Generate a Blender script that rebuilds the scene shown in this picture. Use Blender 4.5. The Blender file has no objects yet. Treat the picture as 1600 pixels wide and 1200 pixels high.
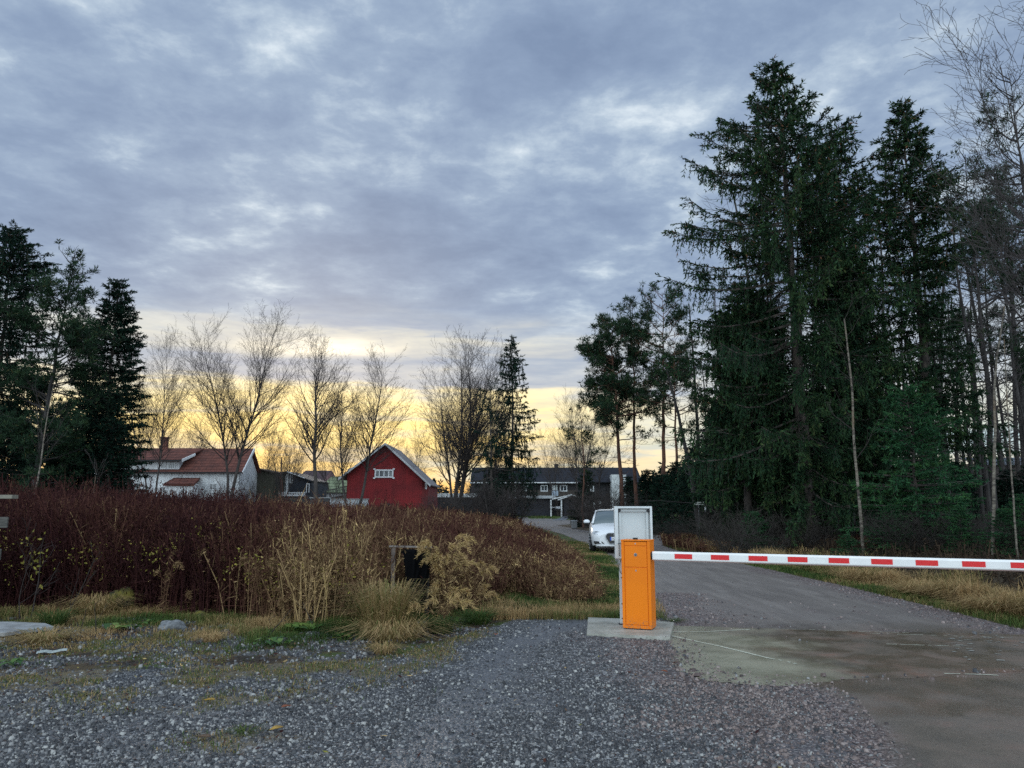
import bpy, bmesh, math, random
import numpy as np
from math import sin, cos, pi, radians, atan2, sqrt
from mathutils import Vector, Matrix, noise as mnoise
S = bpy.context.scene
COL = S.collection
# ------------------------------------------------------------------ camera
EYE = 1.5
FPX = 1200.0                      # focal length in pixels of the 1600 px wide photograph
TH = math.atan(193.0 / FPX)       # upward tilt, horizon at row 793
cam_d = bpy.data.cameras.new('camera'); cam = bpy.data.objects.new('camera', cam_d)
COL.objects.link(cam); S.camera = cam
cam_d.sensor_width = 36.0; cam_d.lens = 27.0
cam_d.clip_start = 0.05; cam_d.clip_end = 3000
cam.location = (0, 0, EYE); cam.rotation_euler = (pi / 2 + TH, 0, 0)
S.render.resolution_x = 1024; S.render.resolution_y = 768
S.view_settings.view_transform = 'Standard'; S.view_settings.look = 'None'
S.view_settings.exposure = 0.50; S.view_settings.gamma = 1.0
S.cycles.max_bounces = 5; S.cycles.diffuse_bounces = 3; S.cycles.glossy_bounces = 2
S.cycles.transmission_bounces = 3; S.cycles.transparent_max_bounces = 8
S.cycles.use_denoising = False

def ray(px, py):
    u = (px - 800) / FPX; v = (600 - py) / FPX
    return np.array([u, cos(TH) - v * sin(TH), sin(TH) + v * cos(TH)])
def P(px, py, Y):                 # the point at distance Y that shows at this photo position
    d = ray(px, py); s = Y / d[1]
    return np.array([d[0] * s, Y, EYE + d[2] * s])
def G(px, py):                    # the same on level ground
    d = ray(px, py); s = -EYE / d[2]
    return np.array([d[0] * s, d[1] * s, 0.0])

# ------------------------------------------------------------------ sky
SUN_AZ = math.atan2(ray(470, 600)[0], ray(470, 600)[1]); SUN_EL = radians(9.5)
W = bpy.data.worlds.new('World'); S.world = W; W.use_nodes = True
nt = W.node_tree; nt.nodes.clear()
def N(t, **kw):
    n = nt.nodes.new(t)
    for k, v in kw.items(): setattr(n, k, v)
    return n
def L(a, b): nt.links.new(a, b)
def val(x, sock):
    if hasattr(x, 'is_output') or hasattr(x, 'links'): L(x, sock)
    else: sock.default_value = x
def M(op, a, b=0.0, c=0.0, clamp=False):
    n = N('ShaderNodeMath', operation=op); n.use_clamp = clamp
    val(a, n.inputs[0]); val(b, n.inputs[1])
    if op in ('MULTIPLY_ADD', 'SMOOTH_MIN'): val(c, n.inputs[2])
    return n.outputs[0]
def MR(x, a, b, c=0.0, d=1.0, smooth=True):
    n = N('ShaderNodeMapRange', interpolation_type='SMOOTHSTEP' if smooth else 'LINEAR')
    L(x, n.inputs[0]); n.inputs[1].default_value = a; n.inputs[2].default_value = b
    n.inputs[3].default_value = c; n.inputs[4].default_value = d
    return n.outputs[0]
def NZ(vec, scale, detail=5, rough=.55, dist=0.0):
    n = N('ShaderNodeTexNoise'); L(vec, n.inputs['Vector'])
    n.inputs['Scale'].default_value = scale; n.inputs['Detail'].default_value = detail
    n.inputs['Roughness'].default_value = rough; n.inputs['Distortion'].default_value = dist
    return n.outputs[0]
def RAMP(x, stops, interp='LINEAR'):
    n = N('ShaderNodeValToRGB'); L(x, n.inputs[0]); cr = n.color_ramp; cr.interpolation = interp
    while len(cr.elements) < len(stops): cr.elements.new(.5)
    for e, (p, c) in zip(cr.elements, stops): e.position = p; e.color = (*c, 1)
    return n.outputs[0]
def MIX(f, a, b, mode='MIX'):
    n = N('ShaderNodeMix', data_type='RGBA', blend_type=mode)
    val(f, n.inputs[0])
    for s, x in ((n.inputs[6], a), (n.inputs[7], b)):
        if isinstance(x, tuple): s.default_value = (*x, 1)
        else: L(x, s)
    return n.outputs[2]
def VEC(x, y, z):
    n = N('ShaderNodeCombineXYZ'); val(x, n.inputs[0]); val(y, n.inputs[1]); val(z, n.inputs[2]); return n.outputs[0]
tc = N('ShaderNodeTexCoord'); sp = N('ShaderNodeSeparateXYZ'); L(tc.outputs['Generated'], sp.inputs[0])
dx, dy, dz = sp.outputs
zz = M('MAXIMUM', dz, 0.0)
zi = M('ADD', zz, 0.10)
cl = VEC(M('DIVIDE', dx, zi), M('DIVIDE', dy, zi), 3.7)      # flat cloud deck seen in perspective
az = M('ARCTAN2', dx, dy)
n1 = NZ(cl, 1.05, 5, .5, .1)
n2 = NZ(cl, 5.6, 7, .62, .12)
n6 = NZ(cl, 1.9, 4, .5, .1)
n3 = NZ(VEC(M('MULTIPLY', az, 3.2), 0.4, M('MULTIPLY', zz, 22.0)), 1.6, 6, .58, .35)    # long streaks by the horizon
n4 = NZ(VEC(M('MULTIPLY', az, 1.1), 7.3, M('MULTIPLY', zz, 9.0)), 1.5, 3, .5, .2)
deck = M('ADD', M('ADD', M('MULTIPLY', n1, .32), M('MULTIPLY', n2, .40)), M('MULTIPLY', n6, .28))
deckc = RAMP(deck, [(.38, (.160, .220, .335)), (.47, (.200, .268, .388)), (.53, (.250, .325, .440)), (.58, (.355, .435, .53)), (.63, (.54, .61, .67))])
# elevation bands near the horizon, ruffled by the streak noise
n5 = NZ(VEC(M('MULTIPLY', az, 7.5), 1.4, M('MULTIPLY', zz, 60.0)), 1.2, 6, .62, .3)
e2 = M('ADD', M('ADD', zz, M('MULTIPLY', M('SUBTRACT', n3, .5), .095)), M('MULTIPLY', M('SUBTRACT', n5, .5), .035))
bands = RAMP(e2, [(0.00, (.62, .36, .16)), (.030, (.84, .52, .17)), (.055, (.88, .61, .22)), (.066, (.52, .47, .36)), (.080, (.90, .67, .24)), (.098, (.90, .70, .28)), (.108, (.62, .56, .40)), (.120, (.94, .75, .33)), (.142, (.78, .68, .42)), (.156, (.38, .41, .45)), (.186, (.26, .32, .42)), (.200, (.42, .44, .45)), (.212, (.54, .54, .49)), (.228, (.35, .40, .46)), (.26, (.24, .31, .42))])
cool = RAMP(e2, [(0.0, (.50, .46, .38)), (.05, (.60, .60, .52)), (.08, (.40, .54, .60)), (.105, (.66, .68, .60)), (.14, (.54, .57, .58)), (.18, (.36, .42, .50)), (.21, (.44, .49, .54)), (.25, (.25, .32, .44))])
# the glow sits round the hidden sun
glowaz = MR(M('ABSOLUTE', M('SUBTRACT', az, SUN_AZ + .03)), .16, .62, 1.0, 0.0)
hor = MIX(glowaz, cool, bands)
hor = MIX(M('MULTIPLY', MR(n5, .50, .70), .45), hor, MIX(1.0, hor, (.58, .66, .86), 'MULTIPLY'))
hor = MIX(M('MULTIPLY', MR(n5, .50, .34), .40), hor, MIX(1.0, hor, (1.35, 1.28, 1.15), 'MULTIPLY'))
teal = MR(n4, .54, .66, 0.0, .75)
hor = MIX(M('MULTIPLY', teal, MR(zz, .03, .10, 1.0, 0.0)), hor, (.36, .50, .50))
lowmix = MR(M('ADD', zz, M('MULTIPLY', M('SUBTRACT', n1, .5), .05)), .20, .275, 1.0, 0.0)
front = MR(dy, -.1, .45)
skyc = MIX(M('MULTIPLY', lowmix, front), deckc, hor)
# a bright break in the cloud where the sun stands
sunx = M('SUBTRACT', az, math.atan2(ray(500, 540)[0], ray(500, 540)[1])); 
r540 = ray(500, 540); r540 = r540 / np.linalg.norm(r540)
spot = M('MULTIPLY', MR(M('ABSOLUTE', sunx), .0, .13, 1.0, 0.0), MR(M('ABSOLUTE', M('SUBTRACT', zz, float(r540[2]))), .0, .020, 1.0, 0.0))
spot = M('MULTIPLY', spot, MR(n3, .40, .62, .15, 1.0))
skyc = MIX(M('MULTIPLY', spot, 1.0, clamp=True), skyc, (1.1, 1.0, .78))
# unseen sky behind the camera, brightened and warmed as added fill on camera-facing surfaces
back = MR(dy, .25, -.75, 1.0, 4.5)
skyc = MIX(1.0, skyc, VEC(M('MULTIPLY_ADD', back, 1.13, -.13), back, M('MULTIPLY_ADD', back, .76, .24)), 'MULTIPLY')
below = MR(dz, -.02, 0.0)
skyc = MIX(below, (.05, .05, .045), skyc)
st = N('ShaderNodeTexSky', sky_type='NISHITA'); st.sun_disc = False
st.sun_elevation = SUN_EL; st.sun_rotation = SUN_AZ; st.air_density = 1.0; st.dust_density = 1.5
b1 = N('ShaderNodeBackground'); L(st.outputs[0], b1.inputs[0]); b1.inputs[1].default_value = .05
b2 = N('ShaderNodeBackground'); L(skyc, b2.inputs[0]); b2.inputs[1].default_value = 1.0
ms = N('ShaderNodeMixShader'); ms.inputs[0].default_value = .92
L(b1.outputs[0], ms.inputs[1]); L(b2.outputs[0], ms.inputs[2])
wo = N('ShaderNodeOutputWorld'); L(ms.outputs[0], wo.inputs[0])
W.cycles.sampling_method = 'MANUAL'; W.cycles.sample_map_resolution = 1024
# ------------------------------------------------------------------ sun, low behind cloud
sd = bpy.data.lights.new('sun', 'SUN'); sd.energy = .5; sd.angle = radians(14); sd.color = (1, .88, .74)
so = bpy.data.objects.new('sun', sd); COL.objects.link(so)
sv = Vector((sin(SUN_AZ) * cos(SUN_EL), cos(SUN_AZ) * cos(SUN_EL), sin(SUN_EL)))
so.rotation_euler = sv.to_track_quat('Z', 'Y').to_euler()

# ------------------------------------------------------------------ materials
def mat(name, col=(.5, .5, .5), rough=.7, spec=.5, metal=0.0, var=0.0, scale=8.0, col2=None, bump=0.0, bscale=40.0, coord='Object', stretch=None, tone=None, transl=0.0, detail=5, build=None):
    """procedural material: base colour mixed with col2 by noise, or a ramp over the mesh's tone attribute"""
    global nt
    m = bpy.data.materials.new(name); m.use_nodes = True
    nt = m.node_tree; nt.nodes.clear()
    out = N('ShaderNodeOutputMaterial'); b = N('ShaderNodeBsdfPrincipled'); L(b.outputs[0], out.inputs[0])
    b.inputs['Roughness'].default_value = rough; b.inputs['Metallic'].default_value = metal
    b.inputs['Specular IOR Level'].default_value = spec
    t = N('ShaderNodeTexCoord'); v = t.outputs[coord]
    if stretch:
        mp = N('ShaderNodeMapping'); L(v, mp.inputs[0]); mp.inputs['Scale'].default_value = stretch; v = mp.outputs[0]
    if build: build(b, v)
    elif tone:
        a = N('ShaderNodeAttribute', attribute_name='tone')
        c = RAMP(a.outputs['Fac'], tone)
        if var: c = MIX(MR(NZ(v, scale, 3), .35, .65), c, MIX(1.0, c, (1 - var,) * 3, 'MULTIPLY'))
        L(c, b.inputs['Base Color'])
    elif col2 or var:
        c2 = col2 or tuple(x * (1 - var) for x in col)
        L(MIX(MR(NZ(v, scale, detail, .6), .35, .65), col, c2), b.inputs['Base Color'])
    else: b.inputs['Base Color'].default_value = (*col, 1)
    if bump:
        bn = N('ShaderNodeBump'); bn.inputs['Strength'].default_value = bump; bn.inputs['Distance'].default_value = .02
        L(NZ(v, bscale, 4), bn.inputs['Height']); L(bn.outputs[0], b.inputs['Normal'])
    if transl:
        tr = N('ShaderNodeBsdfTranslucent'); mx = N('ShaderNodeMixShader'); mx.inputs[0].default_value = transl
        src = b.inputs['Base Color']
        if src.links: L(src.links[0].from_socket, tr.inputs[0])
        else: tr.inputs[0].default_value = src.default_value
        L(b.outputs[0], mx.inputs[1]); L(tr.outputs[0], mx.inputs[2]); L(mx.outputs[0], out.inputs[0])
    return m
def glass(name, col=(.02, .025, .03), rough=.05):
    return mat(name, col, rough, spec=.9)

# ------------------------------------------------------------------ object helpers
def tag(o, label=None, cat=None, group=None, kind=None):
    if label: o['label'] = label
    if cat: o['category'] = cat
    if group: o['group'] = group
    if kind: o['kind'] = kind
    return o
def empty(name, loc, rz=0.0, label=None, cat=None, group=None, kind=None):
    o = bpy.data.objects.new(name, None); o.empty_display_size = .2; COL.objects.link(o)
    o.location = loc; o.rotation_euler = (0, 0, rz); return tag(o, label, cat, group, kind)
def link(name, me, m, parent=None, loc=None, rot=None):
    o = bpy.data.objects.new(name, me); COL.objects.link(o)
    if m is not None and not me.materials:
        for x in (m if isinstance(m, (list, tuple)) else [m]): me.materials.append(x)
    if parent: o.parent = parent
    if loc is not None: o.location = loc
    if rot is not None: o.rotation_euler = rot
    return o
def copy_tree(root, loc, rz, scale=1.0, label=None, group=None, cat=None):
    c = root.copy(); COL.objects.link(c); c.location = loc; c.rotation_euler = (0, 0, rz)
    c.scale = (scale,) * 3 if np.isscalar(scale) else scale
    if label: c['label'] = label
    if group: c['group'] = group
    elif 'group' in c.keys(): del c['group']
    if cat: c['category'] = cat
    for ch in root.children:
        k = ch.copy(); COL.objects.link(k); k.parent = c
        for g in ch.children:
            q = g.copy(); COL.objects.link(q); q.parent = k
    return c
class MB:
    """collects boxes, prisms and tubes for ONE mesh"""
    def __init__(s): s.bm = bmesh.new()
    def _m(s, vs, mat4): bmesh.ops.transform(s.bm, matrix=mat4, verts=vs)
    def box(s, c, d, rz=0.0, rx=0.0, ry=0.0, bev=0.0):
        r = bmesh.ops.create_cube(s.bm, size=1.0)['verts']
        s._m(r, Matrix.Translation(c) @ Matrix.Rotation(rz, 4, 'Z') @ Matrix.Rotation(rx, 4, 'X') @ Matrix.Rotation(ry, 4, 'Y') @ Matrix.Diagonal((*d, 1)))
        if bev:
            es = list({e for v in r for e in v.link_edges})
            bmesh.ops.bevel(s.bm, geom=es, offset=bev, segments=2, affect='EDGES', profile=.6)
        return s
    def span(s, a, b, bev=0.0):
        return s.box([(a[i] + b[i]) / 2 for i in range(3)], [abs(b[i] - a[i]) for i in range(3)], bev=bev)
    def cyl(s, p0, p1, r0, r1=None, n=16, caps=True):
        r1 = r0 if r1 is None else r1; p0 = Vector(p0); p1 = Vector(p1); d = p1 - p0
        r = bmesh.ops.create_cone(s.bm, cap_ends=caps, segments=n, radius1=r0, radius2=r1, depth=d.length)['verts']
        s._m(r, Matrix.Translation((p0 + p1) / 2) @ d.to_track_quat('Z', 'Y').to_matrix().to_4x4()); return s
    def sphere(s, c, r, n=12, sc=(1, 1, 1)):
        v = bmesh.ops.create_uvsphere(s.bm, u_segments=n, v_segments=max(6, n // 2), radius=r)['verts']
        s._m(v, Matrix.Translation(c) @ Matrix.Diagonal((*sc, 1))); return s
    def poly(s, pts):
        s.bm.faces.new([s.bm.verts.new(p) for p in pts]); return s
    def prism(s, pts, off):
        """closed outline pts (3-D) pushed by off"""
        a = [s.bm.verts.new(p) for p in pts]; b = [s.bm.verts.new([p[i] + off[i] for i in range(3)]) for p in pts]; n = len(a)
        s.bm.faces.new(a); s.bm.faces.new(b[::-1])
        for i in range(n): s.bm.faces.new([a[i], b[i], b[(i + 1) % n], a[(i + 1) % n]])
        bmesh.ops.recalc_face_normals(s.bm, faces=s.bm.faces[:]); return s
    def build(s, name, m, parent=None, smooth=False, loc=None, rot=None):
        bmesh.ops.recalc_face_normals(s.bm, faces=s.bm.faces[:])
        me = bpy.data.meshes.new(name); s.bm.to_mesh(me); s.bm.free()
        if smooth:
            for p in me.polygons: p.use_smooth = True
        return link(name, me, m, parent, loc, rot)

def np_mesh(name, V, F, tone=None, smooth=False):
    """V (n,3), F (m,k) all faces k-gons"""
    me = bpy.data.meshes.new(name); V = np.asarray(V, np.float32); F = np.asarray(F, np.int32); k = F.shape[1]
    me.vertices.add(len(V)); me.vertices.foreach_set('co', V.ravel())
    me.loops.add(F.size); me.loops.foreach_set('vertex_index', F.ravel())
    me.polygons.add(len(F)); me.polygons.foreach_set('loop_start', np.arange(0, F.size, k, dtype=np.int32))
    me.polygons.foreach_set('loop_total', np.full(len(F), k, np.int32))
    if smooth: me.polygons.foreach_set('use_smooth', np.ones(len(F), bool))
    me.update(calc_edges=True)
    if tone is not None:
        a = me.attributes.new('tone', 'FLOAT', 'POINT'); a.data.foreach_set('value', np.asarray(tone, np.float32))
    return me
class Soup:
    """loose quads, triangles stored as quads with a doubled tip are avoided: everything is 4 verts"""
    def __init__(s): s.q = []; s.t = []
    def add(s, quads, tone):          # quads (n,4,3), tone (n,) or scalar
        quads = np.asarray(quads, np.float32); n = len(quads)
        if n == 0: return
        s.q.append(quads); s.t.append(np.broadcast_to(np.asarray(tone, np.float32), (n,)).copy())
    def arrays(s): return np.concatenate(s.q), np.concatenate(s.t)
    def mesh(s, name):
        q, t = s.arrays(); n = len(q)
        return np_mesh(name, q.reshape(-1, 3), np.arange(n * 4).reshape(n, 4), np.repeat(t, 4))
def unit(v): return v / np.maximum(np.linalg.norm(v, axis=-1, keepdims=True), 1e-9)
def tubes(P0, P1, R0, R1, n=3):
    """tapered open prisms, (k*n,4,3) quads"""
    P0, P1 = np.asarray(P0, float), np.asarray(P1, float); R0, R1 = np.asarray(R0, float), np.asarray(R1, float)
    d = unit(P1 - P0); ref = np.where(np.abs(d[:, 2:3]) > .9, np.array([[1., 0, 0]]), np.array([[0., 0, 1]]))
    a = unit(np.cross(d, ref)); b = np.cross(d, a)
    an = np.arange(n) * 2 * pi / n
    ring = a[:, None] * np.cos(an)[None, :, None] + b[:, None] * np.sin(an)[None, :, None]
    A = P0[:, None] + ring * R0[:, None, None]; B = P1[:, None] + ring * R1[:, None, None]
    return np.stack([A, np.roll(A, -1, 1), np.roll(B, -1, 1), B], 2).reshape(-1, 4, 3)
def leaves(p, d, ln, wd, rng, roll=None):
    """slim diamond leaves from p along d"""
    p = np.asarray(p, float); d = unit(np.asarray(d, float)); n = len(p)
    r = unit(np.cross(d, unit(rng.normal(size=(n, 3))))) if roll is None else roll
    ln = np.broadcast_to(ln, (n,))[:, None]; wd = np.broadcast_to(wd, (n,))[:, None]
    m = p + d * ln * .45
    return np.stack([p, m + r * wd * .5, p + d * ln, m - r * wd * .5], 1)
# ------------------------------------------------------------------ height of the ground
def sm(x, a, b):
    t = np.clip((x - a) / (b - a), 0, 1); return t * t * (3 - 2 * t)
def poly_in(x, y, poly):
    x = np.asarray(x); y = np.asarray(y); c = np.zeros(x.shape, bool); n = len(poly)
    for i in range(n):
        x0, y0 = poly[i][:2]; x1, y1 = poly[(i + 1) % n][:2]
        if y0 == y1: continue
        k = ((y0 > y) != (y1 > y)) & (x < (x1 - x0) * (y - y0) / (y1 - y0) + x0); c ^= k
    return c
def poly_dist(x, y, pl, closed=False):
    x = np.asarray(x, float); y = np.asarray(y, float); best = np.full(x.shape, 1e9); n = len(pl)
    for i in range(n if closed else n - 1):
        x0, y0 = pl[i][:2]; x1, y1 = pl[(i + 1) % n][:2]; vx, vy = x1 - x0, y1 - y0
        t = np.clip(((x - x0) * vx + (y - y0) * vy) / (vx * vx + vy * vy + 1e-9), 0, 1)
        best = np.minimum(best, np.hypot(x - x0 - t * vx, y - y0 - t * vy))
    return best
def vnoise(x, y, s, seed=0):
    """smooth value noise 0..1"""
    x = np.asarray(x, float) * s + seed * 17.3; y = np.asarray(y, float) * s - seed * 9.1
    xi = np.floor(x).astype(np.int64); yi = np.floor(y).astype(np.int64); fx = x - xi; fy = y - yi
    fx = fx * fx * (3 - 2 * fx); fy = fy * fy * (3 - 2 * fy)
    def h(i, j):
        v = (i * 374761393 + j * 668265263 + seed * 1442695041) & 0xffffffff
        v = ((v ^ (v >> 13)) * 1274126177) & 0xffffffff
        return ((v ^ (v >> 16)) & 0xffff) / 65535.0
    return (h(xi, yi) * (1 - fx) + h(xi + 1, yi) * fx) * (1 - fy) + (h(xi, yi + 1) * (1 - fx) + h(xi + 1, yi + 1) * fx) * fy
def fbm(x, y, s, seed=0, o=4):
    return sum(vnoise(x, y, s * 2 ** i, seed + i) * .5 ** i for i in range(o)) / sum(.5 ** i for i in range(o))
def gl(pts): return [tuple(G(*p)[:2]) for p in pts]
ROAD_R = gl([(1720, 1018), (1600, 986), (1500, 960), (1400, 936), (1300, 912), (1200, 890), (1110, 871), (1060, 861), (1035, 853), (1018, 846)])
ROAD_L = [tuple(x) for x in gl([(1022, 1000), (1021, 955), (985, 905), (948, 872), (915, 850), (880, 835), (845, 826)])]
def hgt(x, y):
    x = np.asarray(x, float); y = np.asarray(y, float)
    h = (fbm(x, y, .45, 3) - .5) * .05
    dr = poly_dist(x, y, ROAD_R)
    side = sm(x - np.interp(y, [p[1] for p in ROAD_R], [p[0] for p in ROAD_R]), .25, 1.2)
    h = h * (1 - .8 * sm(-dr, -1.5, -.2))
    near = 1 - sm(y, 22, 30)
    ditch = -.30 * sm(dr, .8, 1.6) * (1 - sm(dr, 2.0, 3.2)) * near
    bank = .25 * sm(dr, 2.2, 5.0) * near
    h = h + side * (ditch + bank)
    h = h + sm(y, 88, 108) * .6 + sm(y, 20, 60) * (fbm(x, y, .05, 8) - .5) * .25 * (x < 0)
    return h
def on(x, y): return float(hgt(np.array([x]), np.array([y]))[0])
# ================================================================== the setting
rng = np.random.default_rng(7)
def axis(stops):
    out = [stops[0][0]]
    for (a, s), (b, s2) in zip(stops, stops[1:]):
        x = a
        while x < b - 1e-6:
            f = (x - a) / (b - a); x += s * (1 - f) + s2 * f; out.append(min(x, b))
    return np.unique(np.round(out, 4))
gx = axis([(-900, 150), (-120, 12), (-40, 1.5), (-12, .25), (-7, .05), (9, .05), (16, .25), (45, 1.5), (120, 12), (900, 150)])
gy = axis([(-60, 15), (-6, 2), (2.5, .25), (4, .045), (10.5, .045), (14, .12), (30, .3), (60, 1.2), (120, 5), (300, 60), (1500, 300)])
XX, YY = np.meshgrid(gx, gy)
jit = (np.abs(XX) < 12) & (YY > 3) & (YY < 20)
XX = XX + jit * (rng.random(XX.shape) - .5) * .03; YY = YY + jit * (rng.random(XX.shape) - .5) * .03
LOT = gl([(-900, 1140), (-300, 1085), (0, 1060), (140, 1050), (300, 1044), (420, 1040), (560, 1034), (660, 1014), (720, 996), (790, 974), (850, 958), (935, 956), (960, 962), (1040, 966)]) + \
      gl([(1085, 1000), (1110, 1035), (1150, 1050), (1270, 1058), (1340, 1090), (1385, 1150), (1400, 1250), (1480, 1600)]) + [(1.6, 2.6), (-9, 2.6), (-12, 4)]
ROAD = gl([(1021, 1003), (1021, 955), (985, 905), (948, 872), (915, 850), (880, 835), (845, 826), (815, 819.5), (760, 817.5), (600, 816), (300, 815), (300, 812), (815, 812), (910, 813.5), (1000, 814), (1000, 818.5), (905, 818.5), (868, 821), (925, 831), (1000, 836), (1180, 838), (1180, 841.5), (1036, 846)]) + ROAD_R[::-1][1:] + \
       [(14, 6.5), (14, 2.6), (1.2, 2.6)] + gl([(1420, 1600), (1350, 1250), (1335, 1150), (1290, 1100), (1230, 1073), (1100, 1062), (1060, 1048)])
def sheet(name, poly, m, dz, wob, fn, cell=None):
    c = (XX[:-1, :-1] + XX[1:, 1:]) / 2, (YY[:-1, :-1] + YY[1:, 1:]) / 2
    wx = (fbm(c[0], c[1], 1.7, 21) - .5) * wob; wy = (fbm(c[0], c[1], 1.7, 31) - .5) * wob
    far = np.minimum(1, 6 / np.maximum(c[1], 6))
    keep = poly_in(c[0] + wx * far, c[1] + wy, poly) if poly is not None else np.ones(c[0].shape, bool)
    idx = np.arange(XX.size).reshape(XX.shape)
    F = np.stack([idx[:-1, :-1], idx[:-1, 1:], idx[1:, 1:], idx[1:, :-1]], -1)[keep]
    used, inv = np.unique(F, return_inverse=True); F = inv.reshape(F.shape)
    x = XX.ravel()[used]; y = YY.ravel()[used]
    me = np_mesh(name, np.stack([x, y, hgt(x, y) + dz], 1), F, smooth=True)
    a = me.attributes.new('mask', 'FLOAT_COLOR', 'POINT')
    a.data.foreach_set('color', np.ascontiguousarray(np.concatenate([fn(x, y), np.ones((len(x), 1))], 1), dtype=np.float32).ravel())
    return tag(link(name, me, m), kind='structure')
def edge(poly, x, y, w):          # 0 at the outline, 1 a distance w inside
    return np.clip(poly_dist(x, y, poly, True) / w, 0, 1)
FIELD_FRONT = gl([(-300, 975), (0, 962), (150, 960), (330, 972), (450, 985), (560, 985), (640, 970), (720, 965), (800, 945), (880, 955), (945, 950)])
def field_y(x): return np.interp(x, [p[0] for p in FIELD_FRONT], [p[1] for p in FIELD_FRONT])
def ground_mask(x, y):
    n = fbm(x, y, 1.3, 5); n2 = fbm(x, y, 4.0, 9)
    left = x < 2.0
    green = np.where(left & (y < 14), sm(n, .46, .62) * sm(n2, .3, .6) * .9, 0)
    dr = poly_dist(x, y, ROAD_R); dl = poly_dist(x, y, ROAD_L)
    green = np.maximum(green, (1 - sm(dr, .7, 1.6)) * sm(n, .35, .6) * .8)
    green = np.maximum(green, (1 - sm(dl, 1.2, 2.2)) * sm(n, .3, .55) * .9)
    green = np.maximum(green, sm(y, 66, 74) * .95 * (x > -20) * (x < 26))
    dead = np.where(y < 14, sm(n2 + n * .5, .55, .85) * .8, .25) * (1 - green)
    dead = np.maximum(dead, (1 - sm(dr, 1.5, 2.6)) * .6 * (1 - green))
    grav = np.where(left & (y < 11), sm(fbm(x, y, 2.2, 14) + .10 * sm(-y, -9, -7), .42, .56) * .9, 0)
    return np.stack([green, dead, grav], 1)
def b_ground(b, v):
    a = N('ShaderNodeAttribute', attribute_name='mask'); s = N('ShaderNodeSeparateColor'); L(a.outputs['Color'], s.inputs[0])
    f = NZ(v, 30, 5, .65); g = NZ(v, 7, 4)
    dirt = RAMP(f, [(.3, (.018, .013, .010)), (.55, (.05, .036, .026)), (.75, (.10, .075, .05))])
    gr = RAMP(NZ(v, 60, 4, .7), [(.3, (.03, .05, .012)), (.55, (.085, .125, .03)), (.75, (.17, .20, .055))])
    dd = RAMP(NZ(v, 45, 4, .7), [(.3, (.06, .04, .02)), (.55, (.16, .115, .055)), (.75, (.27, .20, .10))])
    vo = N('ShaderNodeTexVoronoi'); L(v, vo.inputs['Vector']); vo.inputs['Scale'].default_value = 55
    gv = RAMP(vo.outputs['Color'], [(.1, (.035, .038, .042)), (.55, (.11, .115, .125)), (.9, (.27, .27, .28))])
    c = MIX(s.outputs[2], dirt, gv); c = MIX(s.outputs[1], c, dd); c = MIX(s.outputs[0], c, gr)
    L(c, b.inputs['Base Color'])
    bn = N('ShaderNodeBump'); bn.inputs['Strength'].default_value = .9; bn.inputs['Distance'].default_value = .02
    L(M('ADD', f, NZ(v, 90, 3, .7)), bn.inputs['Height']); L(bn.outputs[0], b.inputs['Normal'])
sheet('ground', None, mat('soil_and_moss', rough=.85, spec=.3, build=b_ground), 0, 0, ground_mask)
# gravel forecourt: R = trodden wet tracks, G = moss and dead grass, B = reddish stone
TRACK = gl([(905, 965), (860, 985), (800, 1010), (760, 1060), (720, 1130), (640, 1210), (560, 1400)])
def lot_mask(x, y):
    n = fbm(x, y, 1.6, 41)
    tr = (1 - sm(poly_dist(x, y, TRACK) + (n - .5) * .7, .12, .5)) * .8
    tr = np.maximum(tr, sm(fbm(x, y, .9, 47), .60, .72) * .5)
    top = poly_dist(x, y, LOT[1:11])
    gs = (1 - sm((top + (n - .5) * 2.0) / np.interp(-x, [0, 1.5, 4], [.6, 1.7, 2.4]), .1, 1.0)) * sm(-x, -.2, .6)
    gs = np.maximum(gs, (1 - sm(np.hypot(x + 1.75, (y - 5.25) * 1.6) + (n - .5) * .8, .1, .6)) * .9)
    gs = np.maximum(gs, (1 - sm(np.hypot((x + 2.7) * .45, (y - 6.7) * .95) + (n - .5) * 1.5, .3, .9)) * .97)
    red = sm(x + (n - .5) * 1.2, .6, 1.8)
    return np.stack([tr, gs * sm(n, .3, .5), red], 1)
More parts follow.
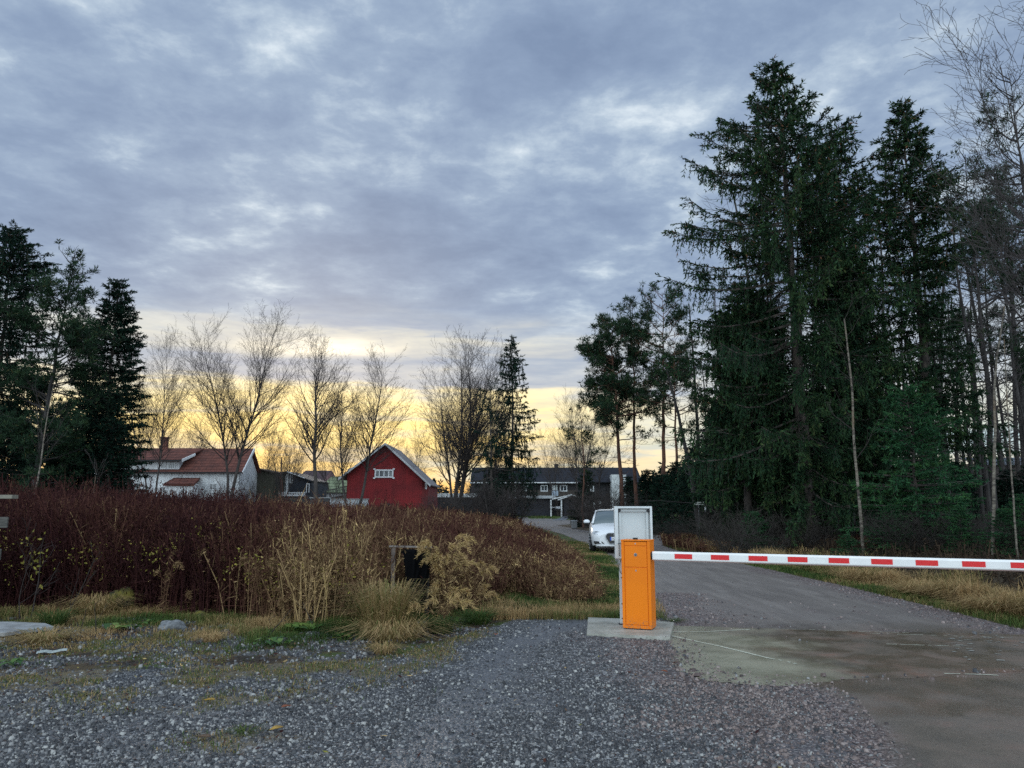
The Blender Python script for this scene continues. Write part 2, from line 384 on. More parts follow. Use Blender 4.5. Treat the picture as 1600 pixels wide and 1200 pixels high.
def b_lot(b, v):
    a = N('ShaderNodeAttribute', attribute_name='mask'); s = N('ShaderNodeSeparateColor'); L(a.outputs['Color'], s.inputs[0])
    vo = N('ShaderNodeTexVoronoi'); L(v, vo.inputs['Vector']); vo.inputs['Scale'].default_value = 62
    vc = N('ShaderNodeSeparateColor'); L(vo.outputs['Color'], vc.inputs[0])
    grey = RAMP(vc.outputs[0], [(.05, (.013, .014, .016)), (.5, (.045, .048, .054)), (.85, (.13, .135, .143)), (.97, (.38, .38, .39))])
    red = RAMP(vc.outputs[0], [(.05, (.032, .026, .027)), (.5, (.11, .085, .082)), (.85, (.21, .17, .165)), (.97, (.36, .33, .32))])
    c = MIX(s.outputs[2], grey, red)
    fine = RAMP(NZ(v, 120, 5, .7), [(.3, (.05, .053, .06)), (.7, (.13, .135, .15))])
    c = MIX(M('MULTIPLY', s.outputs[0], .85), c, fine)
    moss = RAMP(NZ(v, 50, 4, .7), [(.3, (.045, .036, .020)), (.5, (.13, .102, .056)), (.7, (.22, .175, .095))])
    c = MIX(M('MULTIPLY', s.outputs[1], MR(NZ(v, 14, 4, .65), .30, .50)), c, moss)
    L(c, b.inputs['Base Color']); L(M('MULTIPLY_ADD', s.outputs[0], -.22, .62), b.inputs['Roughness'])
    bn = N('ShaderNodeBump'); bn.inputs['Distance'].default_value = .012
    L(M('MULTIPLY_ADD', s.outputs[0], -.75, 1.0), bn.inputs['Strength'])
    L(M('SUBTRACT', 1.0, vo.outputs['Distance']), bn.inputs['Height']); L(bn.outputs[0], b.inputs['Normal'])
sheet('gravel_forecourt', LOT, mat('grey_gravel', rough=.6, spec=.5, build=b_lot), .006, .35, lot_mask)
# the road: R = smooth wet, G = brown mud, B = loose reddish gravel at the edges
def road_mask(x, y):
    n = fbm(x, y, 1.1, 61); n2 = fbm(x, y, 3.0, 63)
    dr = poly_dist(x, y, ROAD_R); dl = poly_dist(x, y, ROAD_L)
    wet = (1 - sm(y, 9.5, 11.5)) * sm(n, .38, .56) * .95
    wet = np.maximum(wet, .35 * sm(fbm(x * .6 + y * .25, y * .25, .8, 77), .5, .65))
    mud = (1 - sm(y + (n - .5) * 3, 8.8, 11.0)) * (.75 + .25 * sm(fbm(x, y, .8, 71), .34, .58))
    loose = (1 - sm(dr + (n2 - .5) * .8, .1, .8)) * (y < 20)
    loose = np.maximum(loose, (1 - sm(dl + (n2 - .5) * 1.2, .3, 1.5)) * (y < 14))
    loose = np.maximum(loose, sm(n2, .6, .75) * .6 * (1 - sm(y, 11, 13)) * (y > 9.5))
    loose = np.maximum(loose, (1 - sm(poly_dist(x, y, gl([(1230, 1072), (1290, 1100), (1335, 1150), (1350, 1250), (1420, 1600)])) + (n - .5) * .5, .0, .3)))
    return np.stack([wet, mud, loose], 1)
def mudcol(v):
    m_ = RAMP(NZ(v, 1.7, 6, .6, .5), [(.34, (.080, .064, .046)), (.46, (.118, .090, .064)), (.54, (.145, .106, .078)), (.63, (.172, .114, .084)), (.71, (.215, .108, .072))])
    m_ = MIX(MR(NZ(v, 150, 4, .75), .50, .62, 0, .65), m_, (.24, .20, .16)); return MIX(MR(NZ(v, 60, 4, .75), .56, .66, 0, .65), m_, (.036, .031, .026))
def b_road(b, v):
    a = N('ShaderNodeAttribute', attribute_name='mask'); s = N('ShaderNodeSeparateColor'); L(a.outputs['Color'], s.inputs[0])
    mp = N('ShaderNodeMapping'); L(v, mp.inputs[0]); mp.inputs['Rotation'].default_value = (0, 0, .35); mp.inputs['Scale'].default_value = (2.2, .35, 1)
    streak = NZ(mp.outputs[0], 1.6, 5, .6, .3)
    base = RAMP(streak, [(.35, (.130, .110, .098)), (.5, (.165, .141, .126)), (.66, (.210, .182, .164))])
    base = MIX(MR(NZ(v, 150, 4, .75), .50, .60, 0, .6), base, (.27, .25, .245)); base = MIX(MR(NZ(v, 75, 4, .75), .55, .66, 0, .6), base, (.045, .040, .040))
    mud = mudcol(v)
    _ = RAMP(NZ(v, 2.2, 6, .6, .4), [(.36, (.062, .056, .046)), (.5, (.105, .083, .066)), (.62, (.155, .108, .084)), (.70, (.19, .095, .065))])
    c = MIX(s.outputs[1], base, mud)
    vo = N('ShaderNodeTexVoronoi'); L(v, vo.inputs['Vector']); vo.inputs['Scale'].default_value = 60
    vc = N('ShaderNodeSeparateColor'); L(vo.outputs['Color'], vc.inputs[0])
    red = RAMP(vc.outputs[0], [(.05, (.036, .027, .027)), (.5, (.12, .085, .08)), (.85, (.22, .17, .165)), (.97, (.36, .33, .32))])
    c = MIX(s.outputs[2], c, red); L(c, b.inputs['Base Color'])
    ro = M('ADD', M('MULTIPLY_ADD', s.outputs[0], -.44, .66), M('MULTIPLY', M('SUBTRACT', NZ(v, 5, 5, .6), .5), .3))
    L(ro, b.inputs['Roughness'])
    bn = N('ShaderNodeBump'); bn.inputs['Distance'].default_value = .010; L(M('MULTIPLY_ADD', s.outputs[0], -.6, .75), bn.inputs['Strength'])
    L(M('ADD', NZ(v, 140, 3, .7), M('MULTIPLY', s.outputs[2], M('SUBTRACT', 1.0, vo.outputs['Distance']))), bn.inputs['Height']); L(bn.outputs[0], b.inputs['Normal'])
sheet('road', ROAD, mat('worn_asphalt', rough=.6, spec=.5, build=b_road), .010, .18, road_mask)
# concrete: a thin cast slab across the road and the small pad under the barrier
def b_conc(b, v):
    n = NZ(v, 1.6, 6, .6, .3); sx = N('ShaderNodeSeparateXYZ'); L(v, sx.inputs[0])
    c = RAMP(n, [(.35, (.225, .21, .145)), (.5, (.27, .25, .175)), (.65, (.31, .29, .205))])
    mud = mudcol(v)
    f = MR(M('ADD', sx.outputs[0], M('MULTIPLY', M('SUBTRACT', NZ(v, 1.3, 6, .6), .5), 2.6)), 2.3, 3.5)
    c = MIX(MR(NZ(v, 150, 4, .75), .50, .62, 0, .5), c, (.34, .325, .27)); c = MIX(MR(NZ(v, 70, 4, .75), .58, .66, 0, .6), c, (.07, .064, .05)); c = MIX(f, c, mud)
    c = MIX(MR(NZ(v, 22, 3, .6), .66, .70, 0, .8), c, (.03, .028, .025))
    L(c, b.inputs['Base Color']); L(M('MULTIPLY_ADD', MR(NZ(v, 1.9, 6, .6, .4), .42, .58), .30, .22), b.inputs['Roughness'])
    bn = N('ShaderNodeBump'); bn.inputs['Distance'].default_value = .004; bn.inputs['Strength'].default_value = .5
    L(NZ(v, 130, 3, .7), bn.inputs['Height']); L(bn.outputs[0], b.inputs['Normal'])
CONC = mat('wet_concrete', rough=.4, spec=.5, build=b_conc)
SLAB = gl([(1047, 1002), (1066, 1050), (1100, 1063), (1165, 1068), (1235, 1071), (1330, 1062), (1420, 1060), (1520, 1051), (1640, 1046), (1900, 1045), (1960, 1003), (1600, 993), (1300, 986), (1052, 978)])
sheet('concrete_slab', SLAB, CONC, .0113, .05, lambda x, y: np.zeros((len(x), 3)))
pad = MB(); q = [G(*p) for p in [(917, 996), (1047, 1001), (1053, 978), (1000, 973), (919, 970)]]
pad.prism([(p[0], p[1], -.08) for p in q], (0, 0, .125))
def b_pad(b, v):
    c = RAMP(NZ(v, 4, 6, .65), [(.35, (.24, .235, .20)), (.5, (.33, .325, .28)), (.65, (.42, .41, .37))])
    c = MIX(MR(NZ(v, 26, 3, .6), .64, .69, 0, .8), c, (.05, .045, .04)); L(c, b.inputs['Base Color'])
tag(pad.build('concrete_pad', mat('pale_concrete', rough=.6, bump=.3, bscale=90, build=b_pad)), kind='structure')
# saw cuts filled with pale sealant and leftover chips of paint
def strip(name, pts, w, m, z=.0150, broken=0.0, seed=1):
    r = np.random.default_rng(seed); pts = [G(*p) for p in pts]; qs = []
    for a, b in zip(pts, pts[1:]):
        n = max(2, int(np.linalg.norm(b - a) / .035)); d = (b - a) / n; nn = unit(np.array([[-d[1], d[0], 0]]))[0]
        for i in range(n):
            if r.random() < broken: continue
            p0 = a + d * i; p1 = a + d * (i + 1); ww = w * (.7 + .6 * r.random()) / 2
            qs.append([p0 - nn * ww, p1 - nn * ww, p1 + nn * ww, p0 + nn * ww])
    q = np.array(qs); q[..., 2] = hgt(q[..., 0], q[..., 1]) + z
    return link(name, np_mesh(name, q.reshape(-1, 3), np.arange(len(q) * 4).reshape(-1, 4)), m)
SEAL = mat('pale_sealant', (.62, .62, .50), .55, var=.3, scale=30)
for i, (pts, w, br) in enumerate([([(1030, 989), (1100, 987), (1172, 984)], .026, .02), ([(1030, 990), (1070, 998), (1140, 1014), (1200, 1029)], .034, .0), ([(1200, 1029), (1222, 1033), (1244, 1038)], .030, .3),
        ([(1175, 984), (1250, 984), (1420, 990)], .010, .45), ([(1385, 1007), (1450, 1009), (1500, 1011)], .020, .2), ([(1475, 1052), (1520, 1053), (1560, 1055)], .022, .15), ([(1360, 990), (1480, 995), (1590, 998)], .012, .4)]):
    tag(strip('painted_line', pts, w, SEAL, broken=br, seed=i + 3), kind='structure')
PAINT = mat('worn_white_paint', (.36, .35, .31), .5, var=.6, scale=60)
r = np.random.default_rng(5); qs = []
for cx, nrow in ((1490, 7), (1505, 10), (1540, 6), (1550, 8), (1557, 10), (1580, 7)):
    for k in range(nrow):
        if r.random() < .3: continue
        p = G(cx + r.normal() * 5 + k * 1.2, 994 + k * 4.2 + r.normal()); s_ = .008 + .02 * r.random(); t_ = .012 + .04 * r.random(); an = r.normal() * .5
        a = np.array([cos(an), sin(an), 0]) * t_; b = np.array([-sin(an), cos(an), 0]) * s_
        qs.append([p - a - b, p + a * .8 - b, p + a + b * .7, p - a * .6 + b])
q = np.array(qs); q[..., 2] = hgt(q[..., 0], q[..., 1]) + .0155
tag(link('worn_paint_marking', np_mesh('worn_paint_marking', q.reshape(-1, 3), np.arange(len(q) * 4).reshape(-1, 4)), PAINT), kind='structure')
# far footpath to the carport
pp = [G(862, 813), G(848, 813)]
fp = np.array([[(4.6, 90), (6.0, 90), (7.6, 98), (6.4, 98)], [(6.4, 98), (7.6, 98), (6.3, 107), (5.3, 107)]], float)
q = np.concatenate([fp, np.zeros((2, 4, 1))], 2); q[..., 2] = hgt(q[..., 0], q[..., 1]) + .03
tag(link('footpath', np_mesh('footpath', q.reshape(-1, 3), np.arange(8).reshape(2, 4)), mat('grey_path', (.16, .17, .19), .6, var=.3)), kind='structure')

# ------------------------------------------------------------------ loose stones
def stones(name, pts, size, tone, m, seed=0, flat=.6):
    r = np.random.default_rng(seed); n = len(pts)
    base = np.array([[-1, -1, -1], [1, -1, -1], [1, 1, -1], [-1, 1, -1], [-1, -1, 1], [1, -1, 1], [1, 1, 1], [-1, 1, 1]], float)
    base[4:, :2] *= .62
    V = base[None] * (1 + (r.random((n, 8, 3)) - .5) * .75)
    V *= (np.stack([.6 + .6 * r.random(n), .45 + .5 * r.random(n), np.full(n, flat) * (.6 + .6 * r.random(n))], 1))[:, None]
    t = (r.random((n, 2)) - .5) * .7; cz = r.random(n) * 2 * pi
    x, y, z = V[..., 0], V[..., 1], V[..., 2]
    z = z + x * t[:, :1] + y * t[:, 1:]
    X = x * np.cos(cz)[:, None] - y * np.sin(cz)[:, None]; Y = x * np.sin(cz)[:, None] + y * np.cos(cz)[:, None]
    V = np.stack([X, Y, z], -1) * (size * .5)[:, None, None]
    V[..., 0] += pts[:, :1]; V[..., 1] += pts[:, 1:2]; V[..., 2] += pts[:, 2:3] + (size * .12)[:, None]
    F = np.array([[4, 5, 6, 7], [0, 1, 5, 4], [1, 2, 6, 5], [2, 3, 7, 6], [3, 0, 4, 7]])
    F = (F[None] + (np.arange(n) * 8)[:, None, None]).reshape(-1, 4)
    return link(name, np_mesh(name, V.reshape(-1, 3), F, np.repeat(tone, 8)), m)
GRAV = mat('gravel_stone', rough=.5, spec=.5, tone=[(0, (.020, .020, .022)), (.35, (.062, .063, .068)), (.58, (.135, .133, .135)), (.72, (.26, .255, .25)), (.80, (.40, .39, .365)), (.81, (.045, .032, .030)), (.9, (.14, .10, .09)), (1.0, (.30, .24, .22))])
def scatter(n, x0, x1, y0, y1, r):
    return np.stack([x0 + (x1 - x0) * r.random(n), y0 + (y1 - y0) * r.random(n)], 1)
r = np.random.default_rng(11)
p = np.concatenate([scatter(78000, -6.0, 3.2, 4.2, 7.0, r), scatter(34000, -7.0, 2.6, 7.0, 11.2, r)])
k = poly_in(p[:, 0], p[:, 1], LOT); lm = lot_mask(p[:, 0], p[:, 1])
k &= r.random(len(p)) > np.clip(lm[:, 0] * .85 + lm[:, 1] * .85, 0, .97)
k &= (fbm(p[:, 0], p[:, 1], 2.5, 55) > .36) | (r.random(len(p)) > .45)
p = p[k]; lm = lm[k]; n = len(p)
size = np.clip(np.exp(r.normal(math.log(.0145) , .38, n) + .22 * sm(-p[:, 0], .5, 3.5)), .006, .042)
tone = r.random(n) ** 1.1 * .8; rd = r.random(n) < lm[:, 2] * .75
tone[rd] = .81 + .19 * r.random(rd.sum())
pts = np.concatenate([p, (hgt(p[:, 0], p[:, 1]) + .006)[:, None]], 1)
tag(stones('loose_gravel', pts, size, tone, GRAV, 3), kind='stuff')
# strewn reddish gravel along the edges of the road and crumbs on the slab
p = np.concatenate([scatter(26000, 1.5, 11, 4.2, 16, r), scatter(34000, -7.5, 2.0, 6.4, 11.3, r)])
inr = poly_in(p[:, 0], p[:, 1], ROAD); rm = road_mask(p[:, 0], p[:, 1])
k = (inr & (r.random(len(p)) < rm[:, 2] * .9 + .006)) | (~inr & ~poly_in(p[:, 0], p[:, 1], LOT) & (p[:, 1] < field_y(p[:, 0])) & (p[:, 0] < 1.2) & (r.random(len(p)) < ground_mask(p[:, 0], p[:, 1])[:, 2] * .85 + .10))
slab_in = poly_in(p[:, 0], p[:, 1], SLAB); sde = poly_dist(p[:, 0], p[:, 1], SLAB, True); k &= ~slab_in | (r.random(len(p)) < .03)
k |= (sde < .16) & (r.random(len(p)) < .5 - 2.6 * sde) & (p[:, 0] > 1.5) & (p[:, 1] < 8.6)
k |= slab_in & (r.random(len(p)) < .05 * sm(fbm(p[:, 0], p[:, 1], 2.2, 99), .5, .7))
p = p[k]; n = len(p); size = np.clip(np.exp(r.normal(math.log(.018), .42, n)), .008, .06)
tone = np.where(p[:, 0] > 1.2, .81 + .19 * r.random(n), r.random(n) * .8)
tone = np.where(r.random(n) < .25, r.random(n) * .75, tone)
pts = np.concatenate([p, (hgt(p[:, 0], p[:, 1]) + np.where(poly_in(p[:, 0], p[:, 1], SLAB), .018, np.where(p[:, 0] > 1.4, .012, .004)))[:, None]], 1)
tag(stones('scattered_stones', pts, size, tone, GRAV, 4), kind='stuff')
# ================================================================== barrier
def b_orange(b, v):
    sx = N('ShaderNodeSeparateXYZ'); L(v, sx.inputs[0])
    c = MIX(MR(NZ(v, 3, 4), .35, .65), (.88, .215, .0005), (.82, .195, .001))
    low = MR(sx.outputs[2], .0, .30, .16, -.06); d = M('ADD', NZ(v, 45, 5, .7), low)          # mud splashed up from the ground
    c = MIX(MR(d, .66, .72, 0, .75), c, (.20, .13, .08))
    mp = N('ShaderNodeMapping'); L(v, mp.inputs[0]); mp.inputs['Scale'].default_value = (60, 60, 2.2)
    c = MIX(MR(NZ(mp.outputs[0], 1.0, 3, .6), .60, .74, 0, .22), c, (.40, .16, .03))        # faint run marks
    L(c, b.inputs['Base Color'])
ORANGE = mat('orange_enamel', rough=.45, spec=.3, bump=.03, bscale=220, build=b_orange)
ORANGE2 = ORANGE
DARK = mat('black_rubber', (.012, .012, .013), .6)
STEEL = mat('brushed_steel', (.45, .45, .46), .35, metal=.8, var=.2, scale=40)
A0 = P(1022, 872, 9.12); A1 = P(1600, 888.5, 7.60); A1[2] = A0[2] = (A0[2] + A1[2]) / 2
adir = unit((A1 - A0)[None])[0]; rz = atan2(adir[1], adir[0])
GB = G(995, 990); CW, CDp, CH = .355, .27, 1.06; TW = radians(3.5)
fwd = np.array([-adir[1], adir[0]])                    # away from the camera
cc = GB[:2] + fwd * CDp / 2
base_z = .045
gate = empty('barrier_gate', (cc[0], cc[1], base_z), rz + TW, 'orange barrier cabinet on concrete pad with its red and white arm lowered across the road', 'barrier gate')
x0, x1, y0, y1 = -CW / 2, CW / 2, -CDp / 2, CDp / 2
f = MB(); f.span((x0 + .012, y0 + .014, .03), (x1 - .012, y1, CH - .02), bev=.004)
# folded side flanges and front surround standing proud of the doors
f.span((x0, y0, .012), (x0 + .035, y1, CH - .012), bev=.006)
f.span((x1 - .035, y0, .012), (x1, y1, CH - .012), bev=.006)
f.span((x0 + .0355, y0 + .003, .012), (x1 - .0355, y0 + .05, .05), bev=.003)
f.build('cabinet', ORANGE, gate)
lid = MB(); lid.span((x0 - .004, y0 - .006, CH - .0115), (x1 + .004, y1 + .004, CH + .003), bev=.003)
lid.build('lid', ORANGE, gate)
def panel(name, z0, z1, m=ORANGE2):
    b = MB(); b.span((x0 + .042, y0 + .004, z0), (x1 - .042, y0 + .0139, z1), bev=.002); return b.build(name, m, gate)
panel('top_flap', CH - .066, CH - .019); mid = panel('fascia', CH - .322, CH - .073); dr = panel('door', .057, CH - .332)
k = MB(); k.cyl((0, y0 - .002, CH - .175), (0, y0 + .0059, CH - .175), .020, n=24); k.build('lock_rosette', STEEL, mid)
k = MB(); k.cyl((0, y0 - .006, CH - .175), (0, y0 - .0021, CH - .175), .013, n=24); k.build('keyhole_cap', DARK, mid)
k = MB(); k.cyl((0, y0 - .008, CH - .175), (0, y0 - .0061, CH - .175), .0045, n=12); k.build('keyhole', STEEL, mid)
k = MB(); k.cyl((0, y0 + .000, CH - .365), (0, y0 + .0059, CH - .365), .009, n=16); k.build('door_lock', STEEL, dr)
k = MB(); k.cyl((0, y0 + .000, CH - .043), (0, y0 + .0059, CH - .043), .008, n=16); k.build('flap_lock', STEEL, gate)
k = MB(); k.span((-.052, y0 + .10, CH + .0031), (.0, y0 + .16, CH + .024), bev=.004); k.build('photocell', DARK, gate)
k = MB(); k.span((x0 + .03, y0 + .03, -.002), (x1 - .02, y1 - .01, .0119)); k.build('foot', DARK, gate)
# hub and arm, in the gate's own axes: the arm leaves the right-hand side
az_ = float(A0[2]) - base_z; ay = y0 + .075
RED = mat('red_reflective_tape', (.72, .012, .016), .33, var=.08, scale=60, spec=.6)
WHT = mat('white_lacquered_aluminium', (.86, .86, .85), .3, var=.06, scale=6, spec=.5)
k = MB(); k.cyl((x1 + .001, ay, az_), (x1 + .02, ay, az_), .045, n=24); k.build('arm_hub', DARK, gate)
arm = MB(); LN = 5.35
pro = [(-.045, -.048), (.045, -.048), (.052, -.038), (.052, .030), (.034, .052), (-.034, .052), (-.052, .030), (-.052, -.038)]
arm.prism([(.021, a * .62, az_ + b) for a, b in pro], (LN, 0, 0))
armo = arm.build('boom_arm', WHT, gate, loc=(x1, ay, 0), rot=(0, 0, -TW))
edge_ = MB(); edge_.span((.03, -.012, az_ - .0595), (LN, .012, az_ - .0482)); edge_.build('rubber_edge', mat('pinkish_rubber_lip', (.45, .30, .28), .6), armo)
cs = math.cos(rz); sn = math.sin(rz)
def arm_s(px):                                          # distance along the arm that shows at photo column px
    d = ray(px, 880); ox, oy = cc[0] + cos(rz + TW) * x1 - sin(rz + TW) * ay, cc[1] + sin(rz + TW) * x1 + cos(rz + TW) * ay
    # ox + s*cs = t*dx ; oy + s*sn = t*dy
    t = (ox * sn - oy * cs) / (d[0] * sn - d[1] * cs); return ((t * d[0] - ox) * cs + (t * d[1] - oy) * sn)
sc_ = arm_s(1069); ec_ = arm_s(1597); step = (ec_ - sc_) / 8
for i in range(12):
    s_ = sc_ + step * i
    if s_ > LN - .2: break
    b = MB(); b.span((s_ - step * .245, -.0345, az_ - .028), (s_ + step * .245, -.0324, az_ + .030)); b.build('red_stripe', RED, armo)
b = MB(); b.span((LN + .0215, -.03, az_ - .045), (LN + .028, .03, az_ + .05)); b.build('end_cap', DARK, armo)
# the rest the arm lies in, across the road beyond the right edge of the picture
# ================================================================== grey cabinet frame behind
GREY = mat('galvanised_grey', (.62, .66, .67), .42, var=.10, scale=3, metal=.15, bump=.04, bscale=60)
GREYD = mat('zinc_panel', (.56, .61, .62), .38, var=.08, scale=2, metal=.2)
BOLT = mat('dark_fixing', (.03, .03, .035), .5, metal=.5)
Y2 = 9.95; bl = P(960, 793, Y2); br = P(1018.5, 793, Y2); W2 = br[0] - bl[0]
sb = empty('metal_sign_back', ((bl[0] + br[0]) / 2, Y2, .0), radians(-4), 'grey metal back of an open framed box on a thin post behind the orange cabinet', 'metal box')
h = W2 / 2; zt = P(990, 791, Y2)[2]; zb = P(990, 873, Y2)[2]
b = MB(); b.span((-h + .045, .085, zb + .004), (h - .028, .095, zt - .02)); b.build('back_panel', GREYD, sb)
b = MB(); b.span((-h, 0, zb), (-h + .046, .13, zt), bev=.004); b.span((h - .028, 0, zb), (h, .13, zt), bev=.004)
b.span((-h + .0465, 0, zt - .028), (h - .0285, .13, zt - .001), bev=.003); b.span((-h + .0465, .002, zb + .001), (h - .0285, .12, zb + .025), bev=.003)
b.build('frame', GREY, sb)
b = MB(); b.span((-h + .047, .05, zt - .068), (h - .029, .0849, zt - .040)); b.span((h - .075, .052, zb + .03), (h - .048, .0845, zt - .07)); b.span((-h + .060, .052, zb + .03), (-h + .088, .0845, zt - .07))
b.build('stiffener', GREYD, sb)
for xx in (-h + .066, h - .050):
    b = MB(); b.span((xx - .016, .03, zt - .074), (xx + .016, .0515, zt - .038)); b.build('corner_bracket', BOLT, sb)
pst = MB(); pst.span((-h + .05, .07, .045), (-h + .105, .125, zb + .3), bev=.004); pst.build('post', GREY, sb)
b = MB(); b.span((-h + .03, .05, .046), (-h + .13, .145, .056)); b.build('foot_plate', BOLT, sb)
for zz_ in (zb + .09, zb + .12, .12, .3, .62):
    b = MB(); b.cyl((-h + .078, .058, zz_), (-h + .078, .0699, zz_), .008, n=8); b.build('bolt', BOLT, sb)
b = MB(); b.box((-h + .062, -.006, zb + .19), (.05, .011, .008)); b.build('latch', BOLT, sb)
# a slack wire from the frame to the ground
def to_mesh(o, parent=None):
    dg = bpy.context.evaluated_depsgraph_get(); me = bpy.data.meshes.new_from_object(o.evaluated_get(dg)); n = o.name; l, r_ = o.location.copy(), o.rotation_euler.copy(); ms_ = list(o.data.materials)
    bpy.data.objects.remove(o)
    k = bpy.data.objects.new(n, me); COL.objects.link(k); k.location = l; k.rotation_euler = r_; k.parent = parent
    if not me.materials:
        for m_ in ms_: me.materials.append(m_)
    return k
def wire(name, pts, r, m, parent=None):
    cu = bpy.data.curves.new(name, 'CURVE'); cu.dimensions = '3D'; cu.bevel_depth = r; cu.bevel_resolution = 1
    s = cu.splines.new('BEZIER'); s.bezier_points.add(len(pts) - 1)
    for bp, p in zip(s.bezier_points, pts): bp.co = p; bp.handle_left_type = bp.handle_right_type = 'AUTO'
    o = bpy.data.objects.new(name, cu); COL.objects.link(o); cu.materials.append(m)
    return to_mesh(o, parent)
wire('cable', [(-h + .09, .06, zb + .01), (-h + .055, .05, zb - .06), (-h + .05, .055, zb - .14), (-h + .085, .06, zb - .2)], .003, BOLT, sb)

# ================================================================== car
CARW = mat('white_car_paint', (.82, .83, .85), .22, spec=.6, var=.03, scale=2)
GLASS = mat('car_glass', (.10, .13, .14), .06, spec=.9)
TRIM = mat('black_plastic_trim', (.012, .012, .013), .45)
CHROME = mat('bright_trim', (.55, .57, .6), .18, metal=.9)
LAMP = mat('headlight_lens', (.45, .48, .52), .08, spec=.9, var=.3, scale=14)
TYRE = mat('tyre_rubber', (.018, .018, .018), .75)
RIM = mat('alloy_rim', (.42, .43, .45), .3, metal=.8)
def loft(sections, close=True):
    """sections: list of lists of points, same count"""
    b = MB(); rows = [[b.bm.verts.new(p) for p in s] for s in sections]
    for r0, r1 in zip(rows, rows[1:]):
        n = len(r0)
        for i in range(n if close else n - 1): b.bm.faces.new([r0[i], r0[(i + 1) % n], r1[(i + 1) % n], r1[i]])
    b.bm.faces.new(rows[0][::-1]); b.bm.faces.new(rows[-1]); return b
CY = 25.6; ch = P(963, 800, CY)
car = empty('parked_car', (ch[0] + .04, CY, on(ch[0], CY) + .012), radians(-5.0), 'white hatchback parked on the road, half hidden by the grey metal box', 'car')
#       y     halfw  zsill zbelt ztop(hood centre)
st_ = [(.00, .60, .30, .58, .66), (.06, .76, .22, .64, .70), (.22, .85, .20, .70, .78), (.55, .885, .20, .78, .87), (1.0, .895, .20, .86, .94), (1.35, .895, .20, .90, .98),
       (1.9, .895, .20, .92, .96), (2.6, .897, .20, .94, .97), (3.3, .89, .20, .96, .99), (3.9, .87, .21, .96, 1.0), (4.2, .80, .26, .90, .98), (4.31, .68, .36, .82, .92)]
secs = []
for y, w, zs, zb_, zt_ in st_:
    half = [(.0, zs), (w * .80, zs), (w * .955, zs + .05), (w * .985, zs + (zb_ - zs) * .35), (w, zs + (zb_ - zs) * .62), (w * .985, zs + (zb_ - zs) * .86), (w * .93, zb_), (w * .80, zb_ + (zt_ - zb_) * .45), (w * .5, zb_ + (zt_ - zb_) * .85), (0, zt_)]
    pts = half + [(-x, z) for x, z in half[-2:0:-1]]
    bow = lambda x: .17 * (abs(x) / .9) ** 2.4 if y < .6 else 0.0
    secs.append([(x, y + bow(x), z) for x, z in pts])
body = loft(secs)
# wheel arch openings
bo = body.build('body', CARW, car, smooth=True)
for yy in (.86, 3.46):
    c = MB(); c.cyl((-1.2, yy, .315), (1.2, yy, .315), .365, n=32); co = c.build('cutter', CARW)
    md = bo.modifiers.new('arch', 'BOOLEAN'); md.operation = 'DIFFERENCE'; md.object = co; md.solver = 'EXACT'
    dg = bpy.context.evaluated_depsgraph_get(); me = bpy.data.meshes.new_from_object(bo.evaluated_get(dg))
    bo.modifiers.remove(md); bo.data = me; bpy.data.objects.remove(co)
me = bo.data
for p in me.polygons: p.use_smooth = True
try: me.set_sharp_from_angle(angle=radians(32))
except Exception: pass
# greenhouse: glass house with a white roof shell and pillars
gs = [(1.25, .80, .93, .955), (1.75, .715, .93, 1.21), (2.10, .655, .93, 1.375), (2.6, .63, .94, 1.42), (3.2, .625, .95, 1.405), (3.7, .61, .96, 1.34), (4.05, .64, .97, 1.14), (4.22, .70, .97, .99)]
secs = []
for y, wt, z0, z1 in gs:
    wb = .80
    half = [(0, z0 - .04), (wb, z0 - .04), (wb * .99, z0 + .01), (wt + (wb - wt) * .35, z0 + (z1 - z0) * .6), (wt, z1 - .045 if z1 > 1.1 else z1 - .005), (wt - .09, z1 - .008), (wt * .45, z1 + .004), (0, z1 + .006)]
    secs.append([(x, y, z) for x, z in half] + [(-x, y, z) for x, z in half[-2:0:-1]])
loft(secs).build('window_glass', GLASS, car, smooth=True)
roof = MB(); rows = []
for y, wt, z0, z1 in gs[2:6]:
    rows.append([roof.bm.verts.new((x * 1.0, y, z)) for x, z in [(-wt - .012, z1 - .05), (-wt + .03, z1 - .012), (-wt + .12, z1 + .006), (0, z1 + .018), (wt - .12, z1 + .006), (wt - .03, z1 - .012), (wt + .012, z1 - .05)]])
for a, b_ in zip(rows, rows[1:]):
    for i in range(6): roof.bm.faces.new([a[i], a[i + 1], b_[i + 1], b_[i]])
roof.build('roof', CARW, car, smooth=True)
